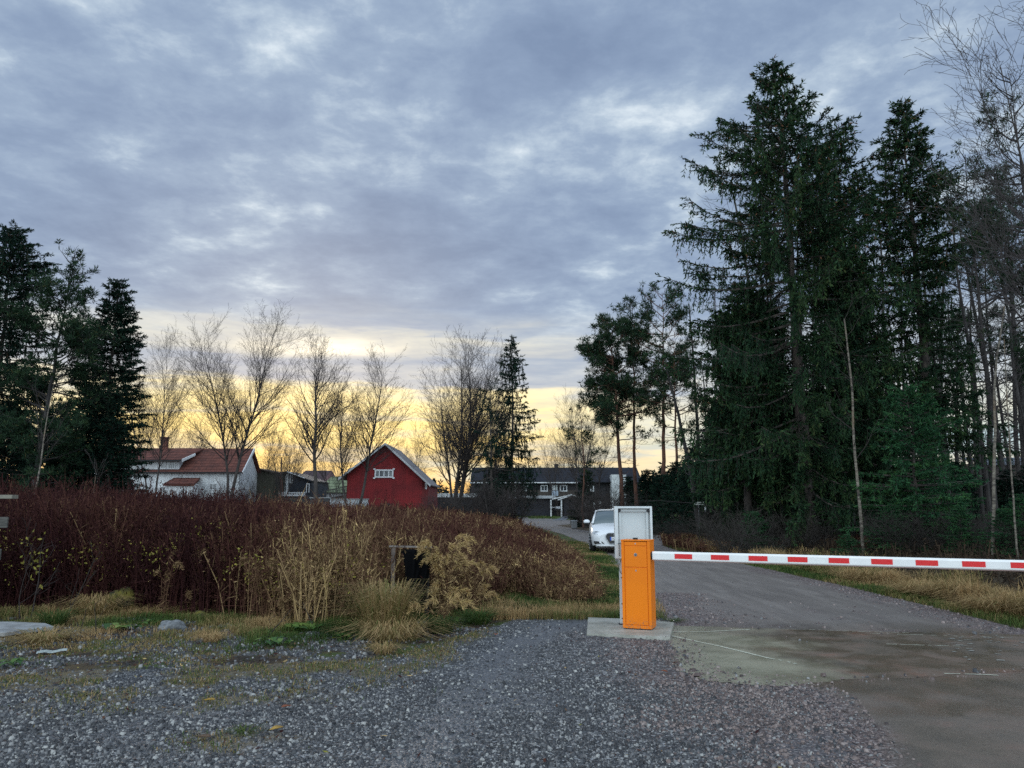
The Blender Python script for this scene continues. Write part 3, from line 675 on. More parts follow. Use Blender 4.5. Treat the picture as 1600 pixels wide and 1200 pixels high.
for s in (-1, 1):
    b = MB()
    for (p, q, r_) in [((.80 * s, 1.26, .955), (.668 * s, 2.1, 1.345), .030), ((.665 * s, 2.1, 1.36), (.63 * s, 3.72, 1.31), .022), ((.625 * s, 3.7, 1.31), (.74 * s, 4.15, .99), .05), ((.80 * s, 2.62, .95), (.642 * s, 2.66, 1.39), .028)]:
        b.cyl(p, q, r_, n=8)
    b.build('roof_pillar', CARW, car, smooth=True)
    b = MB(); b.cyl((.60 * s, 2.2, 1.425), (.59 * s, 3.5, 1.40), .014, n=6); b.build('roof_rail', TRIM, car)
    # mirror
    b = MB(); b.sphere((1.0 * s, 1.62, 1.0), .11, 16, (1.05, .62, .72)); mi = b.build('wing_mirror', CARW, car, smooth=True)
    b = MB(); b.cyl((.86 * s, 1.60, .955), (.95 * s, 1.62, .965), .022, n=8); b.build('mirror_stalk', TRIM, mi)
    b = MB(); b.sphere((1.0 * s, 1.600, .945), .085, 12, (1.1, .7, .35)); b.build('mirror_base', TRIM, mi, smooth=True)
    # headlight: a slanted wedge wrapped on the corner
    b = MB(); o = [(.36, .105, .62), (.40, .10, .585), (.66, .145, .60), (.80, .235, .655), (.815, .30, .70), (.70, .215, .718), (.50, .15, .68)]
    b.prism([(x * s, y - .022, z) for x, y, z in o], (0, .12, 0)); hl = b.build('headlight', LAMP, car)
    b = MB(); o2 = [(.42, .085, .606), (.66, .125, .618), (.76, .185, .652), (.755, .19, .664), (.64, .128, .635), (.42, .09, .622)]
    b.prism([(x * s, y - .012, z) for x, y, z in o2], (0, .01, 0)); b.build('daytime_strip', CHROME, hl)
    # air intake
    b = MB(); o = [(.44, .055, .30), (.78, .16, .32), (.80, .17, .40), (.52, .075, .385)]
    b.prism([(x * s, y - .03, z) for x, y, z in o], (0, .12, 0)); b.build('air_intake', TRIM, car)
    for yy in (.86, 3.46):
        b = MB(); b.cyl((.70 * s, yy, .315), (.90 * s, yy, .315), .318, n=36)
        bmesh.ops.bevel(b.bm, geom=[e for e in b.bm.edges if len(e.link_faces) == 2 and e.calc_face_angle(0) > 1], offset=.03, segments=3, affect='EDGES')
        wh = b.build('wheel', TYRE, car, smooth=True)
        b = MB(); b.cyl((.885 * s, yy, .315), (.905 * s, yy, .315), .225, n=32); b.build('rim_disc', DARK, wh)
        b = MB()
        for k_ in range(10):
            a_ = k_ * pi / 5; b.box((.913 * s, yy + .11 * cos(a_), .315 + .11 * sin(a_)), (.014, .20, .034), rx=a_)
        b.cyl((.906 * s, yy, .315), (.921 * s, yy, .315), .05, n=12); b.build('rim', RIM, wh)
# grille: wide hexagon
b = MB(); o = [(-.36, .63), (-.30, .665), (.30, .665), (.36, .63), (.40, .54), (.27, .32), (-.27, .32), (-.40, .54)]
b.prism([(x, -.018 + .03 * abs(x), z) for x, z in o], (0, .08, 0)); gr_ = b.build('grille', TRIM, car)
b = MB()
for z in np.arange(.35, .66, .032): 
    w_ = .27 + .13 * min(1, (z - .32) / .22) if z < .54 else .40 - .05 * (z - .54) / .1
    b.cyl((-w_, -.024 + .012, z), (w_, -.024 + .012, z), .0045, n=5)
b.build('grille_bar', CHROME, gr_)
b = MB()
for p, q in zip(o, o[1:] + o[:1]): b.cyl((p[0] * 1.02, -.022 + .03 * abs(p[0]), p[1]), (q[0] * 1.02, -.022 + .03 * abs(q[0]), q[1]), .012, n=6)
b.build('grille_surround', CHROME, gr_)
for k_ in range(4):
    bm_ = bmesh.new(); n_ = 20
    for i in range(n_):
        pass
    bm_.free()
    b = MB(); cx_ = (-.105 + .07 * k_)
    for i in range(16):
        a_ = i * pi / 8; a2 = (i + 1) * pi / 8
        b.cyl((cx_ + .047 * cos(a_), -.034, .60 + .047 * sin(a_)), (cx_ + .047 * cos(a2), -.034, .60 + .047 * sin(a2)), .006, n=6)
    b.build('emblem_ring', CHROME, gr_)
b = MB(); b.span((-.26, -.040, .43), (.26, -.030, .54)); pl = b.build('number_plate', mat('plate_white', (.8, .8, .8), .4), car)
b = MB(); b.span((-.26, -.0425, .4305), (-.215, -.0402, .5395)); b.build('plate_band', mat('plate_blue', (.02, .08, .45), .4), pl)
fc = bpy.data.curves.new('plate_letter', 'FONT'); fc.body = 'A'; fc.size = .115; fc.extrude = .001; fc.align_x = 'CENTER'
fo = bpy.data.objects.new('plate_letter', fc); COL.objects.link(fo); fc.materials.append(TRIM); fo.location = (-.165, -.0415, .447); fo.rotation_euler = (pi / 2, 0, 0); fo.name = 'plate_letter'; to_mesh(fo, pl)
b = MB(); b.prism([(-.72, .06, .235), (.72, .06, .235), (.66, -.005, .25), (-.66, -.005, .25)], (0, 0, .018)); b.build('front_lip', CARW, car)
b = MB(); b.cyl((0, 3.55, 1.37), (0, 3.62, 1.45), .012, .03, n=6); b.build('roof_aerial', CARW, car)

# ================================================================== street sign, cabinet, stake
Yp = 32.0; p = P(1093, 815, Yp); gz = on(p[0], Yp)
sg = empty('street_sign', (p[0], Yp, gz), radians(4), 'small white street name plate on thin grey pole at the forest edge', 'street sign')
sz = P(1093, 786.5, Yp)[2] - gz
b = MB(); b.cyl((0, .03, -.05), (0, .03, sz + .04), .022, n=10); b.build('pole', mat('dull_grey_pole', (.12, .12, .13), .6), sg)
b = MB(); b.span((-.225, -.008, sz - .062), (.225, .0, sz + .062)); pl = b.build('name_plate', mat('off_white_plate', (.55, .57, .52), .5), sg)
b = MB()
xs = -.165
for k_, (w_, h_) in enumerate([(.035, .05), (.022, .03), (.024, .03), (.02, .034), (.03, .03), (.02, .045), (.028, .03), (.024, .03), (.02, .04), (.024, .03)]):
    b.span((xs, -.0115, sz - .022), (xs + .006, -.0082, sz - .022 + h_)); b.span((xs + .0065, -.0115, sz - .022 + h_ - .008), (xs + w_ * .7, -.0082, sz - .022 + h_)); b.span((xs + w_ * .7 - .006, -.0115, sz - .022), (xs + w_ * .7, -.0082, sz - .022 + h_ - .0085)); xs += w_ + .009
b.build('lettering', mat('worn_black_letters', (.05, .05, .05), .6), pl)
b = MB(); b.sphere((.265, .0, sz - .23), .1, 10, (.38, .2, 1.0)); b.cyl((.235, 0, sz - .062), (.262, 0, sz - .14), .006, n=5)
b.build('hanging_reflector', mat('white_reflector', (.75, .78, .78), .4), sg, smooth=True)
b = MB(); b.box((-.03, .03, sz * .50), (.05, .05, .12)); b.build('clamp', mat('dull_clamp', (.15, .15, .16), .6), sg)
Yu = 55.0; p = P(897, 819, Yu)
ub = empty('utility_box', (p[0], Yu, on(p[0], Yu)), .15, 'small grey utility box standing in the grass where the far streets meet', 'utility box')
uz = P(897, 813.5, Yu)[2]
b = MB(); b.span((-.19, -.12, .05), (.19, .12, uz - .04), bev=.01); b.build('housing', mat('grey_box_paint', (.17, .18, .19), .6, var=.2), ub)
b = MB(); b.prism([(-.22, -.15, uz - .038), (-.22, .15, uz - .038), (-.22, .0, uz + .03)], (.44, 0, 0)); b.build('cap', mat('grey_box_cap', (.22, .23, .24), .5), ub)
b = MB(); b.span((-.16, -.1, -.08), (.16, .1, .049)); b.build('plinth', TRIM, ub)

# ================================================================== plank fence at the left edge
WOODG = mat('weathered_fence_wood', (.10, .095, .085), .8, col2=(.045, .043, .04), stretch=(1, 1, 9), scale=6, bump=.3)
WOODT = mat('pale_top_rail', (.26, .24, .19), .8, col2=(.14, .13, .11), stretch=(1, 6, 1), scale=5)
Yf = 10.4; fx = P(14, 830, Yf)[0]
pf = empty('plank_fence', (fx - .12, Yf, on(fx, Yf)), 0, 'grey weathered wooden fence ending at the left edge before the dark weeds', 'fence')
for px_, za, zb2, th, mm in ((19, 772.5, 778.5, .045, WOODT), (14, 807, 824, .028, WOODG), (8, 857, 874, .028, WOODG), (4, 918, 936, .028, WOODG)):
    xr = P(px_, 800, Yf)[0] - (fx - .12); zt2 = P(px_, za, Yf)[2]; zb3 = P(px_, zb2, Yf)[2]
    b = MB(); b.box(((xr - 2.6) / 2 - .0 , .0 if mm is WOODG else .03, (zt2 + zb3) / 2), (xr + 2.6, th if mm is WOODG else .14, zt2 - zb3), bev=.004); b.build('rail', mm, pf)
for xx in (-.20, -1.7):
    b = MB(); b.span((xx - .05, .02, -.1), (xx + .05, .12, P(5, 779, Yf)[2])); b.build('fence_post', WOODG, pf)

# ================================================================== slab, litter, frame with black sheet
q = [G(-60, 997), G(6, 1000), G(40, 994), G(84, 989), G(70, 984), G(20, 981), G(-60, 981)]
b = MB(); b.prism([(v[0], v[1], .03 + on(v[0], v[1])) for v in q], (0, 0, .05)); bmesh.ops.bevel(b.bm, geom=b.bm.edges[:], offset=.006, segments=1, affect='EDGES')
tag(b.build('stone_slab', mat('pale_stone_slab', (.34, .345, .35), .65, col2=(.22, .22, .22), scale=6, bump=.4)), 'pale flat stone slab lying in the grass at the left edge', 'stone slab')
b = MB(); pp = G(80, 1024); r = np.random.default_rng(2); rows = []
for i in range(9):
    u = i / 8; x = pp[0] - .11 + .22 * u; y = pp[1] - .08 + .15 * u + .02 * sin(u * 7); z = .03 + .006 * sin(u * 9)
    rows.append([b.bm.verts.new((x, y, z)), b.bm.verts.new((x - .02, y + .045 + .02 * sin(u * 3), z + .015)), b.bm.verts.new((x - .035, y + .09, z + .004))])
for a, c in zip(rows, rows[1:]):
    for i in range(2): b.bm.faces.new([a[i], a[i + 1], c[i + 1], c[i]])
tag(b.build('paper_scrap', mat('wet_white_paper', (.42, .47, .45), .6, var=.4, scale=30), smooth=True), 'crumpled strip of white paper on the ground below the stone slab', 'litter')
Yw = 10.9; p = P(643, 900, Yw)
wf = empty('rail_stand', (p[0], Yw, on(p[0], Yw)), radians(8), 'weathered wooden posts and rail with black sheet hanging from it behind the grass tussock', 'wooden stand')
xl = P(615, 860, Yw)[0] - p[0]; xr = P(668, 860, Yw)[0] - p[0]; zt2 = P(643, 854.5, Yw)[2]
WOODP = mat('grey_brown_post', (.19, .145, .12), .85, col2=(.10, .08, .07), stretch=(1, 1, .15), scale=30, bump=.4)
b = MB(); b.span((xl - .028, -.03, -.1), (xl + .028, .03, zt2 - .012), bev=.004); b.build('post', WOODP, wf)
b = MB(); b.span((xr - .03, -.03, -.1), (xr + .03, .03, zt2 - .012), bev=.004); b.build('post', mat('charred_post', (.012, .011, .011), .8, bump=.4), wf)
b = MB(); b.box(((xl + xr) / 2, 0, zt2), (xr - xl + .12, .07, .022), ry=radians(1.5), bev=.003); b.build('rail', mat('pale_rail', (.24, .21, .19), .8, col2=(.13, .11, .1), scale=12), wf)
b = MB(); nx, nz = 22, 22; V = {}
for i in range(nx):
    for j in range(nz):
        u = i / (nx - 1); v = j / (nz - 1)
        w_ = (1 - .42 * v ** .7) ; x = xl + .09 + (xr - xl - .04) * (u * w_ + (1 - w_) * (.72 + .1 * sin(v * 6)))
        z = zt2 - .03 - v * .80 * (1 - .16 * abs(sin(u * 7 + 1))) 
        V[i, j] = b.bm.verts.new((x, -.045 + .035 * sin(u * 11 + v * 2) + .02 * sin(u * 23 + v * 9), z))
for i in range(nx - 1):
    for j in range(nz - 1): b.bm.faces.new([V[i, j], V[i + 1, j], V[i + 1, j + 1], V[i, j + 1]])
so_ = b.build('black_sheet', mat('black_plastic_sheet', (.004, .004, .005), .85, spec=.08, bump=.3, bscale=25), wf, smooth=True)
sm_ = so_.modifiers.new('thick', 'SOLIDIFY'); sm_.thickness = .004
# rubbish and pale rock in the grass
def rock(name, c, s, m, seed, label, cat):
    b = MB(); bmesh.ops.create_icosphere(b.bm, subdivisions=3, radius=1)
    for v in b.bm.verts:
        k_ = 1 + .35 * mnoise.noise(v.co * 1.5 + Vector((seed, 0, 0))) + .12 * mnoise.noise(v.co * 5 + Vector((seed, 3, 0))); v.co = Vector((v.co.x * s[0], v.co.y * s[1], v.co.z * s[2])) * k_
    o = b.build(name, m, smooth=True); o.location = (c[0], c[1], on(c[0], c[1]) + s[2] * .35); tag(o, label, cat); return o
MOSS = mat('yellow_moss', (.15, .125, .018), .9, col2=(.03, .028, .012), scale=9, bump=.8, bscale=40)
c = G(190, 948); rock('mossy_rock', (P(190, 915, 11.5)[0], 11.5), (.24, .16, .25), MOSS, 3, 'yellow mossy rock showing among the dark weeds on the left', 'rock')
c = G(312, 968); rock('mossy_stone', c, (.10, .08, .08), MOSS, 8, 'smaller yellow mossy stone at the foot of the weeds', 'stone')
for k_, (px_, py_, s_, lab) in enumerate([(268, 985, .17, 'heap of pale grey rubble overgrown by grass left of the low green leaves'), (700, 1045, .04, 'pale stone lying alone on the gravel below the grass tussock')]):
    rock('grey_stone', G(px_, py_), (s_, s_ * .8, s_ * .55), mat('grey_rock', (.22, .23, .24), .8, col2=(.10, .105, .11), scale=14, bump=.5), 20 + k_, lab, 'stone')
# autumn leaves lying on the gravel
LEAFM = [mat('yellow_leaf', (.50, .30, .05), .7, var=.3, scale=60), mat('rust_leaf', (.26, .07, .025), .7, var=.3, scale=60), mat('brown_leaf', (.13, .075, .04), .7, var=.3, scale=60)]
def fallen_leaf(px, py, s, mi, lab):
    c = G(px, py); b = MB(); r_ = random.Random(px * 7 + py); an = r_.random() * 6.3
    o = [(0, -1), (.35, -.75), (.62, -.25), (.5, .3), (.2, .75), (0, 1.1), (-.22, .7), (-.55, .28), (-.6, -.3), (-.3, -.8)]
    top = []
    for x, y in o:
        x *= s; y *= s; top.append((x * cos(an) - y * sin(an), x * sin(an) + y * cos(an), .012 + .35 * abs(x)))
    ce = b.bm.verts.new((0, 0, .01)); vs = [b.bm.verts.new(t) for t in top]
    for i in range(len(vs)): b.bm.faces.new([ce, vs[i], vs[(i + 1) % len(vs)]])
    ob = b.build('fallen_leaf', LEAFM[mi], smooth=True); ob.location = (c[0], c[1], on(c[0], c[1]) + .022)
    m_ = ob.modifiers.new('thick', 'SOLIDIFY'); m_.thickness = .002
    tag(ob, lab, 'fallen leaf', 'autumn leaves lying on the gravel')
for a in [(432, 1149, .05, 0, 'yellow leaf on dark gravel near the bottom left, with a small green clump above it'), (327, 1101, .045, 0, 'yellow leaf on the mossy strip in the left part of the gravel'), (447, 1113, .04, 1, 'rust red leaf on the gravel just right of the mossy strip'),
          (318, 1162, .05, 2, 'brown leaf beside the dark soil patch at the bottom left'), (775, 997, .04, 1, 'orange red leaf at the edge of the green verge'), (1038, 1053, .035, 1, 'small red leaf on gravel beside the wet concrete slab')]:
    fallen_leaf(*a)
# roadside yellowing stubs
# ================================================================== buildings
def wallmat(name, c, c2=None, boards=None, rough=.8):
    def f(b, v):
        n = NZ(v, .7, 5, .6); col = MIX(MR(n, .35, .65), c, c2 or tuple(x * .8 for x in c))
        if boards:
            sx = N('ShaderNodeSeparateXYZ'); L(v, sx.inputs[0]); w = N('ShaderNodeMath', operation='FRACT'); L(M('MULTIPLY', M('ADD', sx.outputs[0], sx.outputs[1]), boards), w.inputs[0])
            col = MIX(MR(w.outputs[0], .0, .16, .0, 1.0), tuple(x * .45 for x in c), col)
            n2 = NZ(VEC(M('FLOOR', M('MULTIPLY', M('ADD', sx.outputs[0], sx.outputs[1]), boards)), 0.0, 0.0), 3.3, 1); col = MIX(MR(n2, .3, .7), col, MIX(1.0, col, (.78, .74, .74), 'MULTIPLY'))
        L(col, b.inputs['Base Color'])
    return mat(name, c, rough, build=f)
def tilemat(name, c, c2, sc=3.0, line=.35):
    def f(b, v):
        sx = N('ShaderNodeSeparateXYZ'); L(v, sx.inputs[0]); w = N('ShaderNodeMath', operation='FRACT'); L(M('MULTIPLY', sx.outputs[2], sc), w.inputs[0])
        w2 = N('ShaderNodeMath', operation='FRACT'); L(M('MULTIPLY', sx.outputs[0], 3.2), w2.inputs[0])
        col = MIX(MR(NZ(v, 1.4, 6, .7), .35, .65), c, c2)
        col = MIX(MR(w.outputs[0], .0, .3, .0, 1.0), tuple(x * line for x in c), col)
        col = MIX(MR(w2.outputs[0], .0, .25, .0, 1.0), MIX(1.0, col, (.75, .72, .72), 'MULTIPLY'), col)
        L(col, b.inputs['Base Color'])
    return mat(name, c, .8, spec=.12, build=f)
WHITEW = wallmat('white_boarded_wall', (.82, .85, .86), (.68, .72, .75), 5.0)
TRIMW = mat('white_trim', (.72, .74, .76), .6, var=.15, scale=2)
REDTILE = tilemat('red_clay_tiles', (.19, .075, .058), (.10, .048, .042), 3.0)
DARKW = mat('dark_stained_boards', (.012, .013, .017), .7, var=.4, scale=1.5)
PANE = mat('window_pane', (.05, .06, .07), .08, spec=.9)
BRICK = mat('red_brick', (.24, .085, .055), .85, col2=(.14, .05, .04), scale=6)
def window(parent, x0, x1, z0, z1, y, fm=None, bars=1, hbar=False, t=.09, name='window'):
    fm = fm or TRIMW; b = MB()
    b.span((x0, y - .05, z1 - t), (x1, y + .02, z1)); b.span((x0, y - .05, z0), (x1, y + .02, z0 + t))
    b.span((x0, y - .05, z0 + t + .001), (x0 + t, y + .02, z1 - t - .001)); b.span((x1 - t, y - .05, z0 + t + .001), (x1, y + .02, z1 - t - .001))
    for k in range(bars):
        xc = x0 + (x1 - x0) * (k + 1) / (bars + 1); b.span((xc - t * .35, y - .045, z0 + t + .001), (xc + t * .35, y + .015, z1 - t - .001))
    if hbar: b.span((x0 + t, y - .042, (z0 + z1) / 2 - .03), (x1 - t, y - .02, (z0 + z1) / 2 + .03))
    w = b.build(name, fm, parent); p = MB(); p.span((x0 + t * .5, y - .018, z0 + t * .5), (x1 - t * .5, y - .008, z1 - t * .5)); p.build('pane', PANE, w); return w
def slab4(b, pts, th):
    """thick sheet through four points"""
    n = Vector(np.cross(np.array(pts[1]) - np.array(pts[0]), np.array(pts[3]) - np.array(pts[0]))).normalized() * th
    if n.z > 0: n = -n
    b.prism(pts, tuple(n)); return b
# ---------- white house, D = 86
D = 86.0
def LX(px, y=None): return P(px, 793, y or D)[0]
def LZ(py, y=None): return P(800, py, y or D)[2]
hx = LX(300); hz = 0.0
wh = empty('white_house', (hx, D, hz), 0, 'white wooden house with red tiled roof behind the dark weeds on the left', 'house')
def hX(px, y=None): return LX(px, y) - hx
xa, xb = hX(166), hX(371); ridge = LZ(697.5); eave = LZ(738); ov = .35
dep = 3.0                                    # half depth
b = MB(); b.prism([(xb, -dep * .0 , 0), (xb, 0, eave + .12), (xb, dep, ridge - .14), (xb, 2 * dep, eave + .12), (xb, 2 * dep, 0)], (xa - xb, 0, 0)); b.build('wall', WHITEW, wh)
# the right gable stands a bit skewed in the photo: a return wing set back
b = MB()
slab4(b, [(xa - .3, -.45, eave), (xb + .45, -.45, eave), (xb + .45, dep, ridge), (xa - .3, dep, ridge)], .14)
slab4(b, [(xa - .3, 2 * dep + .4, eave), (xb + .45, 2 * dep + .4, eave), (xb + .45, dep + .01, ridge), (xa - .3, dep + .01, ridge)], .14)
rf = b.build('roof', REDTILE, wh)
ch_x = hX(250, D + dep); b = MB(); b.span((ch_x - .33, dep - .3, ridge - .3), (ch_x + .33, dep + .3, LZ(685, D + dep))); b.span((ch_x - .42, dep - .4, LZ(685, D + dep) + .002), (ch_x + .42, dep + .4, LZ(683, D + dep))); b.build('chimney', BRICK, rf)
b = MB(); slab4(b, [(xb + .452, -.47, eave + .03), (xb + .56, -.47, eave + .03), (xb + .56, dep, ridge + .03), (xb + .452, dep, ridge + .03)], .3); b.build('bargeboard', TRIMW, wh)
b = MB(); b.span((xa - .3, -.55, eave - .12), (xb + .4, -.452, eave + .02)); b.build('gutter', DARKW, wh)
# raised wall dormer to the left, its wall flush in front of the eave
dxa, dxb = hX(168), hX(276); dz = LZ(718.5)
b = MB(); b.prism([(dxb, -.06, .0), (dxb, -.06, dz - .1), (dxb, 1.9, dz + .4), (dxb, 1.9, 0)], (dxa - dxb, 0, 0)); b.build('wall', WHITEW, wh)
b = MB(); slab4(b, [(dxa - .2, -.75, dz), (dxb + .5, -.75, dz), (dxb + 1.5, dep - .02, ridge + .03), (dxa - .2, dep - .02, ridge + .03)], .13); b.build('dormer_roof', REDTILE, wh)
b = MB(); b.prism([(dxb + .52, -.72, dz - .25), (dxb + 1.35, .6, eave + 1.9), (dxb + 1.35, .6, eave + 2.15), (dxb + .52, -.72, dz + .05)], (.1, .05, 0)); b.build('bargeboard', TRIMW, wh)
b = MB(); b.span((dxa - .2, -.85, dz - .2), (dxb + .5, -.752, dz - .04)); b.build('gutter', DARKW, wh)
window(wh, hX(258.5), hX(270), LZ(733), LZ(723.5), -.07, bars=2); window(wh, hX(247), hX(255), LZ(733), LZ(722), -.07, bars=1)
window(wh, hX(248), hX(262), LZ(770), LZ(761), -.07, bars=2); window(wh, hX(186), hX(198), LZ(760), LZ(748), -.07, bars=1)
window(wh, hX(325), hX(337), LZ(766), LZ(755), -.01, bars=1)
# porch
b = MB(); slab4(b, [(hX(266), -2.2, LZ(757)), (hX(313), -2.2, LZ(757)), (hX(310), -.1, LZ(746.5)), (hX(269), -.1, LZ(746.5))], .22); po = b.build('porch_roof', REDTILE, wh)
b = MB(); b.span((hX(269), -1.9, 0), (hX(309), -.07, LZ(757) + .05)); b.build('porch_wall', WHITEW, wh)
window(wh, hX(292), hX(299), LZ(774), LZ(764), -1.91, bars=0); 
# lower extension at the far left
exa, exb = hX(120), hX(166)
b = MB(); b.span((exa, .4, 0), (exb - .01, 6, LZ(735))); b.build('wall', WHITEW, wh)
b = MB(); slab4(b, [(exa - .3, 0, LZ(735)), (exb - .02, 0, LZ(735)), (exb - .02, 3.2, LZ(712)), (exa - .3, 3.2, LZ(712))], .14); slab4(b, [(exa - .3, 6.4, LZ(735)), (exb - .02, 6.4, LZ(735)), (exb - .02, 3.21, LZ(712)), (exa - .3, 3.21, LZ(712))], .14); b.build('roof', REDTILE, wh)
# gable end return seen on the right
b = MB(); b.prism([(xb + .001, .2, 0), (xb + .03, .2, eave), (xb + .03, dep, ridge - .3), (xb + .03, 2 * dep - .2, eave), (xb + .001, 2 * dep - .2, 0)], (.06, 0, 0)); b.build('gable_boarding', WHITEW, wh)
# ---------- red barn
D = 84.0; bx0, bx1 = LX(541), LX(659); cx = (LX(600.5)); ridge = LZ(694.5); eL = LZ(744.5); eR = LZ(749)
REDW = wallmat('falu_red_boards', (.25, .013, .016), (.16, .009, .012), 4.0)
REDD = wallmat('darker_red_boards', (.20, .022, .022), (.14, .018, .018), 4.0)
bn = empty('red_barn', (cx, D, 0), 0, 'red wooden barn with white edged roof and one small white window in the gable', 'barn')
wl, wr = bx0 - cx, bx1 - cx; dp = 11.0
zL = LZ(740); zR = LZ(747)
b = MB(); b.prism([(wl, 0, 0), (wr, 0, 0), (wr, 0, zR), (0, 0, ridge - .12), (wl, 0, zL)], (0, dp, 0)); b.build('wall', REDW, bn)
b = MB(); sk = 1.15                                          # the long side turned slightly into view
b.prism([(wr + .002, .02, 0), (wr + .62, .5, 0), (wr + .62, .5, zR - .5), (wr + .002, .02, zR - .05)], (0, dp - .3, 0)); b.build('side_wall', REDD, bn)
ROOFG = mat('grey_barn_roof', (.16, .15, .16), .7, var=.3)
sl = (ridge - zL) / (0 - wl); sr = (ridge - zR) / wr; o_ = .85
b = MB(); slab4(b, [(wl - o_, -.5, zL - sl * o_ + .12), (wl - o_, dp + .4, zL - sl * o_ + .12), (0, dp + .4, ridge + .12), (0, -.5, ridge + .12)], .12); b.build('roof', ROOFG, bn)
b = MB(); o2 = .95; slab4(b, [(wr + o2, -.5, zR - sr * o2 + .12), (wr + o2, dp + .4, zR - sr * o2 + .12), (.001, dp + .4, ridge + .12), (.001, -.5, ridge + .12)], .12); b.build('roof', ROOFG, bn)
for s, (w_, z_, k_) in (('l', (wl - o_, zL - sl * o_, sl)), ('r', (wr + o2, zR - sr * o2, sr))):
    b = MB(); e = [(w_, -.62, z_ + .15), (w_, -.62, z_ - .10), (0, -.62, ridge - .10), (0, -.62, ridge + .15)]
    b.prism(e, (0, .115, 0)); b.build('bargeboard', mat('white_bargeboard', (.55, .56, .58), .7, var=.3, scale=1.2), bn)
window(bn, LX(584) - cx, LX(613.5) - cx, LZ(746.5), LZ(733.5), -.03, bars=3, t=.15)
for xx in (LX(583.5) - cx, LX(614) - cx):
    for z in (LZ(747), LZ(733)):
        b = MB(); b.box((xx, -.085, z), (.22, .06, .16)); b.build('window_corner', TRIMW, bn)
b = MB(); b.span((LX(603.5) - cx, -.02, LZ(790.5)), (LX(609.5) - cx, .05, LZ(786.5))); b.build('hatch', DARK, bn)
window(bn, wr + .20, wr + .5, LZ(764), LZ(755), -.02 + .3, bars=0, t=.08)
# second gable line behind on the left
b = MB(); slab4(b, [(wl - 1.3, 6, zL + .75), (wl - 1.3, dp + 4, zL + .75), (-1.2, dp + 4, ridge - .55), (-1.2, 6, ridge - .55)], .14); b.build('rear_roof', mat('pale_rear_roof', (.34, .35, .37), .7), bn)
# barn ramp with rail
D = 88.0
rp = empty('barn_ramp', (LX(518), D, 0), 0, 'sloping ramp with dark picket rail leading up to the red barn', 'ramp')
x0_, x1_ = LX(505) - LX(518), LX(541) - LX(518)
b = MB(); b.prism([(x0_, 0, 0), (x1_, 0, 0), (x1_, 0, LZ(773)), (x0_, 0, LZ(781))], (0, 2.4, 0)); b.build('deck', mat('ramp_boards', (.09, .085, .08), .8), rp)
b = MB(); b.prism([(x0_, -.06, LZ(781) - .02), (x1_, -.06, LZ(773) - .02), (x1_, -.06, LZ(773) + .12), (x0_, -.06, LZ(781) + .12)], (0, .058, 0)); b.build('edge_board', mat('grey_edge_board', (.3, .3, .3), .8), rp)
b = MB(); n = 16
for i in range(n + 1):
    u = i / n; x = x0_ + (x1_ - x0_) * u; z = LZ(781) + (LZ(773) - LZ(781)) * u; b.box((x, -.10, z + .45), (.07, .05, 1.0))
b.prism([(x0_, -.16, LZ(781) + .9), (x1_, -.16, LZ(773) + .9), (x1_, -.16, LZ(773) + 1.0), (x0_, -.16, LZ(781) + 1.0)], (0, .03, 0)); b.build('railing', mat('dark_picket', (.05, .045, .045), .8), rp)
# low white wall in front of the barn
D = 76.0
for (a0, a1, zt_, lab, mm) in ((515, 575, 780.5, 'low white wall in front of the red barn', TRIMW), (484, 514.4, 778.5, 'grey capped low wall left of the white wall by the barn', None)):
    w_ = empty('garden_wall', (LX((a0 + a1) / 2), D, 0), 0, lab, 'low wall'); hw = (LX(a1) - LX(a0)) / 2
    b = MB(); b.span((-hw, 0, 0), (hw, .25, LZ(zt_))); b.build('wall', wallmat('whitewashed_wall', (.58, .62, .66), (.36, .40, .44), 1.3) if mm else mat('dark_wall', (.06, .06, .065), .8), w_)
    b = MB(); b.span((-hw - .05, -.08, LZ(zt_) + .002), (hw + .05, .33, LZ(zt_ - 1.3))); b.build('coping', mat('grey_coping', (.33, .34, .35), .7), w_)
# ---------- dark house between the white house and the barn
D = 96.0; DG = wallmat('dark_blue_grey_boards', (.035, .042, .058), (.022, .026, .036), 4.0)
dh = empty('dark_house', (LX(445), D, 0), 0, 'dark blue grey house with white trimmed gable between the white house and the barn', 'house')
def dX(px): return LX(px) - LX(445)
b = MB(); b.prism([(dX(427), 0, 0), (dX(485), 0, 0), (dX(485), 0, LZ(751)), (dX(450), 0, LZ(738)), (dX(427), 0, LZ(741))], (0, 9, 0)); b.build('wall', DG, dh)
b = MB(); slab4(b, [(dX(448), -.5, LZ(736.5)), (dX(448), 9, LZ(736.5)), (dX(487), 9, LZ(751)), (dX(487), -.5, LZ(751))], .12); slab4(b, [(dX(425), -.5, LZ(739)), (dX(425), 9, LZ(739)), (dX(447.9), 9, LZ(736.5)), (dX(447.9), -.5, LZ(736.5))], .12); b.build('roof', mat('dark_roof_felt', (.04, .042, .05), .7, var=.3), dh)
b = MB(); b.prism([(dX(448), -.56, LZ(736.3)), (dX(476), -.56, LZ(746.6)), (dX(476), -.56, LZ(748)), (dX(448), -.56, LZ(738))], (0, .055, 0)); b.build('bargeboard', TRIMW, dh)
b = MB(); b.span((dX(445.5), -.08, LZ(771)), (dX(449), -.005, LZ(739))); b.build('corner_board', TRIMW, dh)
window(dh, dX(436), dX(445), LZ(755), LZ(743), -.01, bars=1); window(dh, dX(451), dX(455.5), LZ(755), LZ(741), -.01, bars=0)
b = MB(); b.span((dX(438), -.06, LZ(771)), (dX(444), -.005, LZ(757))); b.build('door', TRIMW, dh)
b = MB()
